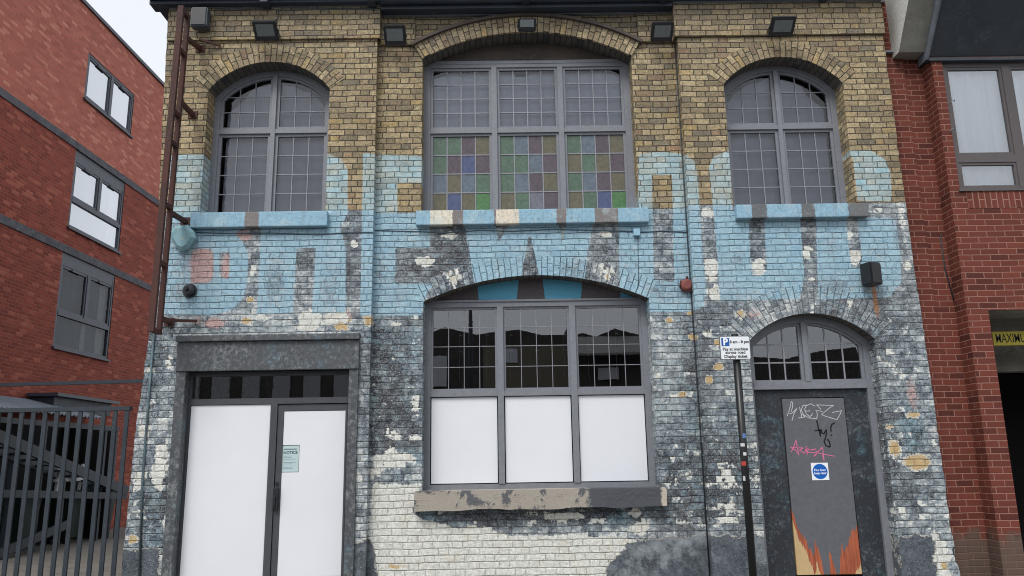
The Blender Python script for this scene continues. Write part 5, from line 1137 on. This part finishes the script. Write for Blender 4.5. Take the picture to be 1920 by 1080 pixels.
b = SB(); b.sbox(s0 + .1, s1 - .15, 9.85, 10.38, zc_ - .36, zc_ - .072); b.build('wall_panel', M_['steelgrey'], cn)
# horizontal steel beam above, from wall to the old front
p0 = at(-40, 724, 3.2); p1 = at(262, 714.5, 3.2)
bm2 = MB(); bm2.bar((p0[0] - 1, 3.2, p0[1]), (p1[0] + .15, 3.2, p1[1]), .06, .055); tag(bm2.build('steel_beam', M_['steelgrey']), 'long grey steel beam spanning above the gate towards the red brick wall', 'beam')
# stairs along the shelter
AT = 8.9
st = empty('metal_staircase', Ls(120, 1000, AT), 'grey steel staircase with sloping stringers seen through the gate bars', 'staircase')
pa_, pb_ = Ls(-30, 806, AT), Ls(238, 921, AT)
b = MB(); b.bar(pa_, pb_, .06, .20); o = b.build('stringer', M_['steelgrey'], st)
va, vb = Vector(pa_), Vector(pb_); off = Vector(LN) * .55
b = MB(); b.bar(va + off, vb + off, .06, .20); b.build('stringer', M_['steelgrey'], st)
b = MB()
for i in range(11):
    c = va.lerp(vb, (i + .5) / 11) + off * .5; b.bar(c - off * .46, c + off * .46, .24, .03, up=(0, 0, 1))
b.build('tread', M_['steelgrey'], st)
b = MB(); q0, q1 = Ls(-20, 925, AT), Ls(236, 930, AT); b.bar(q0, q1, .05, .13); b.build('rail', M_['steelgrey'], st); b = MB(); q0, q1 = Ls(-20, 1046, AT + .02), Ls(128, 982, AT + .02); b.bar(q0, q1, .05, .16); b.build('rail', M_['steelgrey'], st)
for px in (20, 118, 226): q = Ls(px, 900, AT + .08); b = MB(); b.box(q[0] - .04, q[0] + .04, q[1] - .04, q[1] + .04, 0.004, (1.6, 1.3, .95)[(20, 118, 226).index(px)]); b.build('post', M_['steelgrey'], st)
# bins and a white chair frame inside
mbin = pbr('dark_green_bin', lin(34, 52, 46), .45, var=.1, bump=.05)
for i, (px, lab) in enumerate(((30, 'dark wheeled bin nearest the left edge inside the shelter'), (120, 'dark green wheeled bin in the middle of the shelter'), (180, 'dark green wheeled bin at the right end of the shelter'))):
    s_, _ = atL(px, 960, 9.6); p = Lw(s_, .004, 9.6); e = empty('wheelie_bin', p, lab, 'bin', 'wheeled bins in the shelter')
    b = MB(); b.hexa([(p[0] - .22, p[1] - .22, .1), (p[0] + .22, p[1] - .22, .1), (p[0] + .3, p[1] - .3, 1.0), (p[0] - .3, p[1] - .3, 1.0), (p[0] - .22, p[1] + .22, .1), (p[0] + .22, p[1] + .22, .1), (p[0] + .3, p[1] + .3, 1.0), (p[0] - .3, p[1] + .3, 1.0)]); b.build('body', mbin, e)
    b = MB(); b.box(p[0] - .33, p[0] + .33, p[1] - .33, p[1] + .33, 1.005, 1.07, .02); b.build('lid', mbin, e)
    for q in (-.2, .2):
        b = MB(); b.tube([(p[0] + q, p[1] - .25, .1), (p[0] + q, p[1] - .2, .1)], .1, 14); b.build('wheel', M_['black'], e)
e = empty('white_stand', Ls(115, 935, 9.3), 'small white metal stand behind the stair rails', 'stand')
b = MB(); q0, q1, q2, q3 = Ls(104, 925, 9.3), Ls(112, 875, 9.3), Ls(156, 870, 9.3), Ls(146, 925, 9.3); b.bar(q0, q1, .05, .05); b.build('leg', M_['board'], e); b = MB(); b.bar(q2, q3, .05, .05); b.build('leg', M_['board'], e)
b = MB(); b.bar(Ls(103, 901, 9.3), Ls(160, 898, 9.3), .06, .06); b.build('shelf', M_['board'], e)

# the gate
gt = empty('metal_gate', (-5.3, -.02, 0), 'tall dark grey gate of upright steel bars left of the brick front', 'gate')
zg = at(125, 768, -.02)[1]; b = MB(); b.box(-7.4, -4.42, -.062, .02, zg - .022, zg + .025); b.build('top_rail', M_['steelgrey'], gt)
b = MB(); b.box(-7.4, -4.42, -.028, .018, .10, .16); b.build('bottom_rail', M_['steelgrey'], gt)
xg1 = at(240, 775, -.02)[0]; xg0 = at(20, 775, -.02)[0]; dxg = (xg1 - xg0) / 10.1
for i in range(20):
    x = xg1 - i * dxg
    if x < -7.4: break
    b = MB(); b.box(x - .024, x + .024, -.055, -.032, .05, zg - .024); b.build('bar', M_['steelgrey'], gt)

# ------------------------------------------------------------------ across the street (seen only in the panes)
yo = -26.; ob = empty('factory_building', (0, yo, 0), 'low dark factory with a row of shallow gables reflected in the ground floor panes', 'building')
def mir(px, py):
    Yv = 2 * .345 - yo; return at(px, py, Yv)
pts = [mir(*p) for p in ((700, 628), (760, 616), (800, 627), (834, 613), (894, 628), (926, 622), (971, 618), (1018, 628), (1060, 628), (1062, 616), (1070, 616), (1071, 630), (1092, 624), (1118, 631), (1153, 616), (1200, 628), (1250, 622), (1290, 650), (1380, 668), (1470, 674), (1530, 660), (1600, 652), (1610, 676))]
poly = [(pts[0][0] - 12, pts[0][1]), *pts, (pts[-1][0] + 6, pts[-1][1]), (pts[-1][0] + 14, -.2), (pts[0][0] - 12, -.2)]
b = MB(); b.prism(poly, yo - 9, yo); b.build('wall', pbr('dark_brick_far', lin(82, 78, 76), .9, var=.3, scale=1.5, bump=0), ob)
b = MB(); x0, z1 = mir(905, 648); x1, z0 = mir(1075, 690); b.box(x0, x1, yo, yo + .08, .2, z1); b.build('rendered_bay', pbr('pale_render_far', lin(128, 122, 108), .9, bump=0), ob)
for px0, px1, py0, py1 in ((812, 838, 668, 725), (947, 970, 655, 680), (1120, 1160, 690, 712)):
    (xa_, za_), (xb_, zb__) = mir(px0, py0), mir(px1, py1); b = MB(); b.box(xa_, xb_, yo + .09, yo + .16, max(zb__, .3), za_); b.box((xa_ + xb_) / 2 - .05, (xa_ + xb_) / 2 + .05, yo + .16, yo + .2, max(zb__, .3), za_); b.build('window', M_['board'], ob)
for k_ in range(6):
    (xa_, za_), (xb_, zb__) = mir(352 + k_ * 56, 690), mir(380 + k_ * 56, 760); b = MB(); b.box(xa_, xb_, yo, yo + .15, .1, za_ - .25); b.build('pilaster', pbr('pale_pilaster_far', lin(170, 171, 172), .9, bump=0), ob)
b = MB(); (xa_, za_), (xb_, _) = mir(1078, 640), mir(1215, 640); b.hexa([(xa_, yo + 1.2, za_ - .7), (xb_, yo + 1.2, za_ - .7), (xb_, yo + .1, za_ + .2), (xa_, yo + .1, za_ + .2), (xa_, yo + 1.2, za_ - .8), (xb_, yo + 1.2, za_ - .8), (xb_, yo + .1, za_ + .1), (xa_, yo + .1, za_ + .1)]); b.build('lean_to_roof', pbr('pale_sheet_roof', lin(140, 142, 138), .7, bump=0), ob)
b = MB(); xs1, _ = at(882, 600, 2 * .345 + 18.5); b.tube([(xs1, -18.5, 0), (xs1, -18.5, 8.2)], [.11, .06], 10); lpm = b
lp = empty('street_lamp', (xs1, -18.5, 0), 'tall lamp column across the street seen as a dark line in the left panes', 'street lamp')
lpm.build('column', M_['steelgrey'], lp); b = MB(); b.box(xs1 - .08, xs1 + .08, -19.2, -18.5, 8.15, 8.28, .02); b.build('lantern', M_['lead'], lp)
for k, (x0_, w_) in enumerate(((-30, 9), (22, 10))):
    e = empty('terraced_house', (x0_ + w_ / 2, -24, 0), ('dark terraced house far left across the street', 'dark terraced house far right across the street')[k], 'house')
    b = MB(); b.box(x0_, x0_ + w_, -32, -24, -.1, 6); b.build('wall', M_['band'], e); b = MB(); b.prism([(x0_ - .3, 6), (x0_ + w_ + .3, 6), (x0_ + w_ / 2, 8.2)], -32.2, -23.8); b.build('roof', M_['soffit'], e)
    b = MB()
    for q in (.2, .6): b.box(x0_ + w_ * q, x0_ + w_ * q + 1.3, -24, -23.9, 3.4, 5); b.box(x0_ + w_ * q, x0_ + w_ * q + 1.3, -24, -23.9, .9, 2.5)
    b.build('window', M_['winframe'], e)
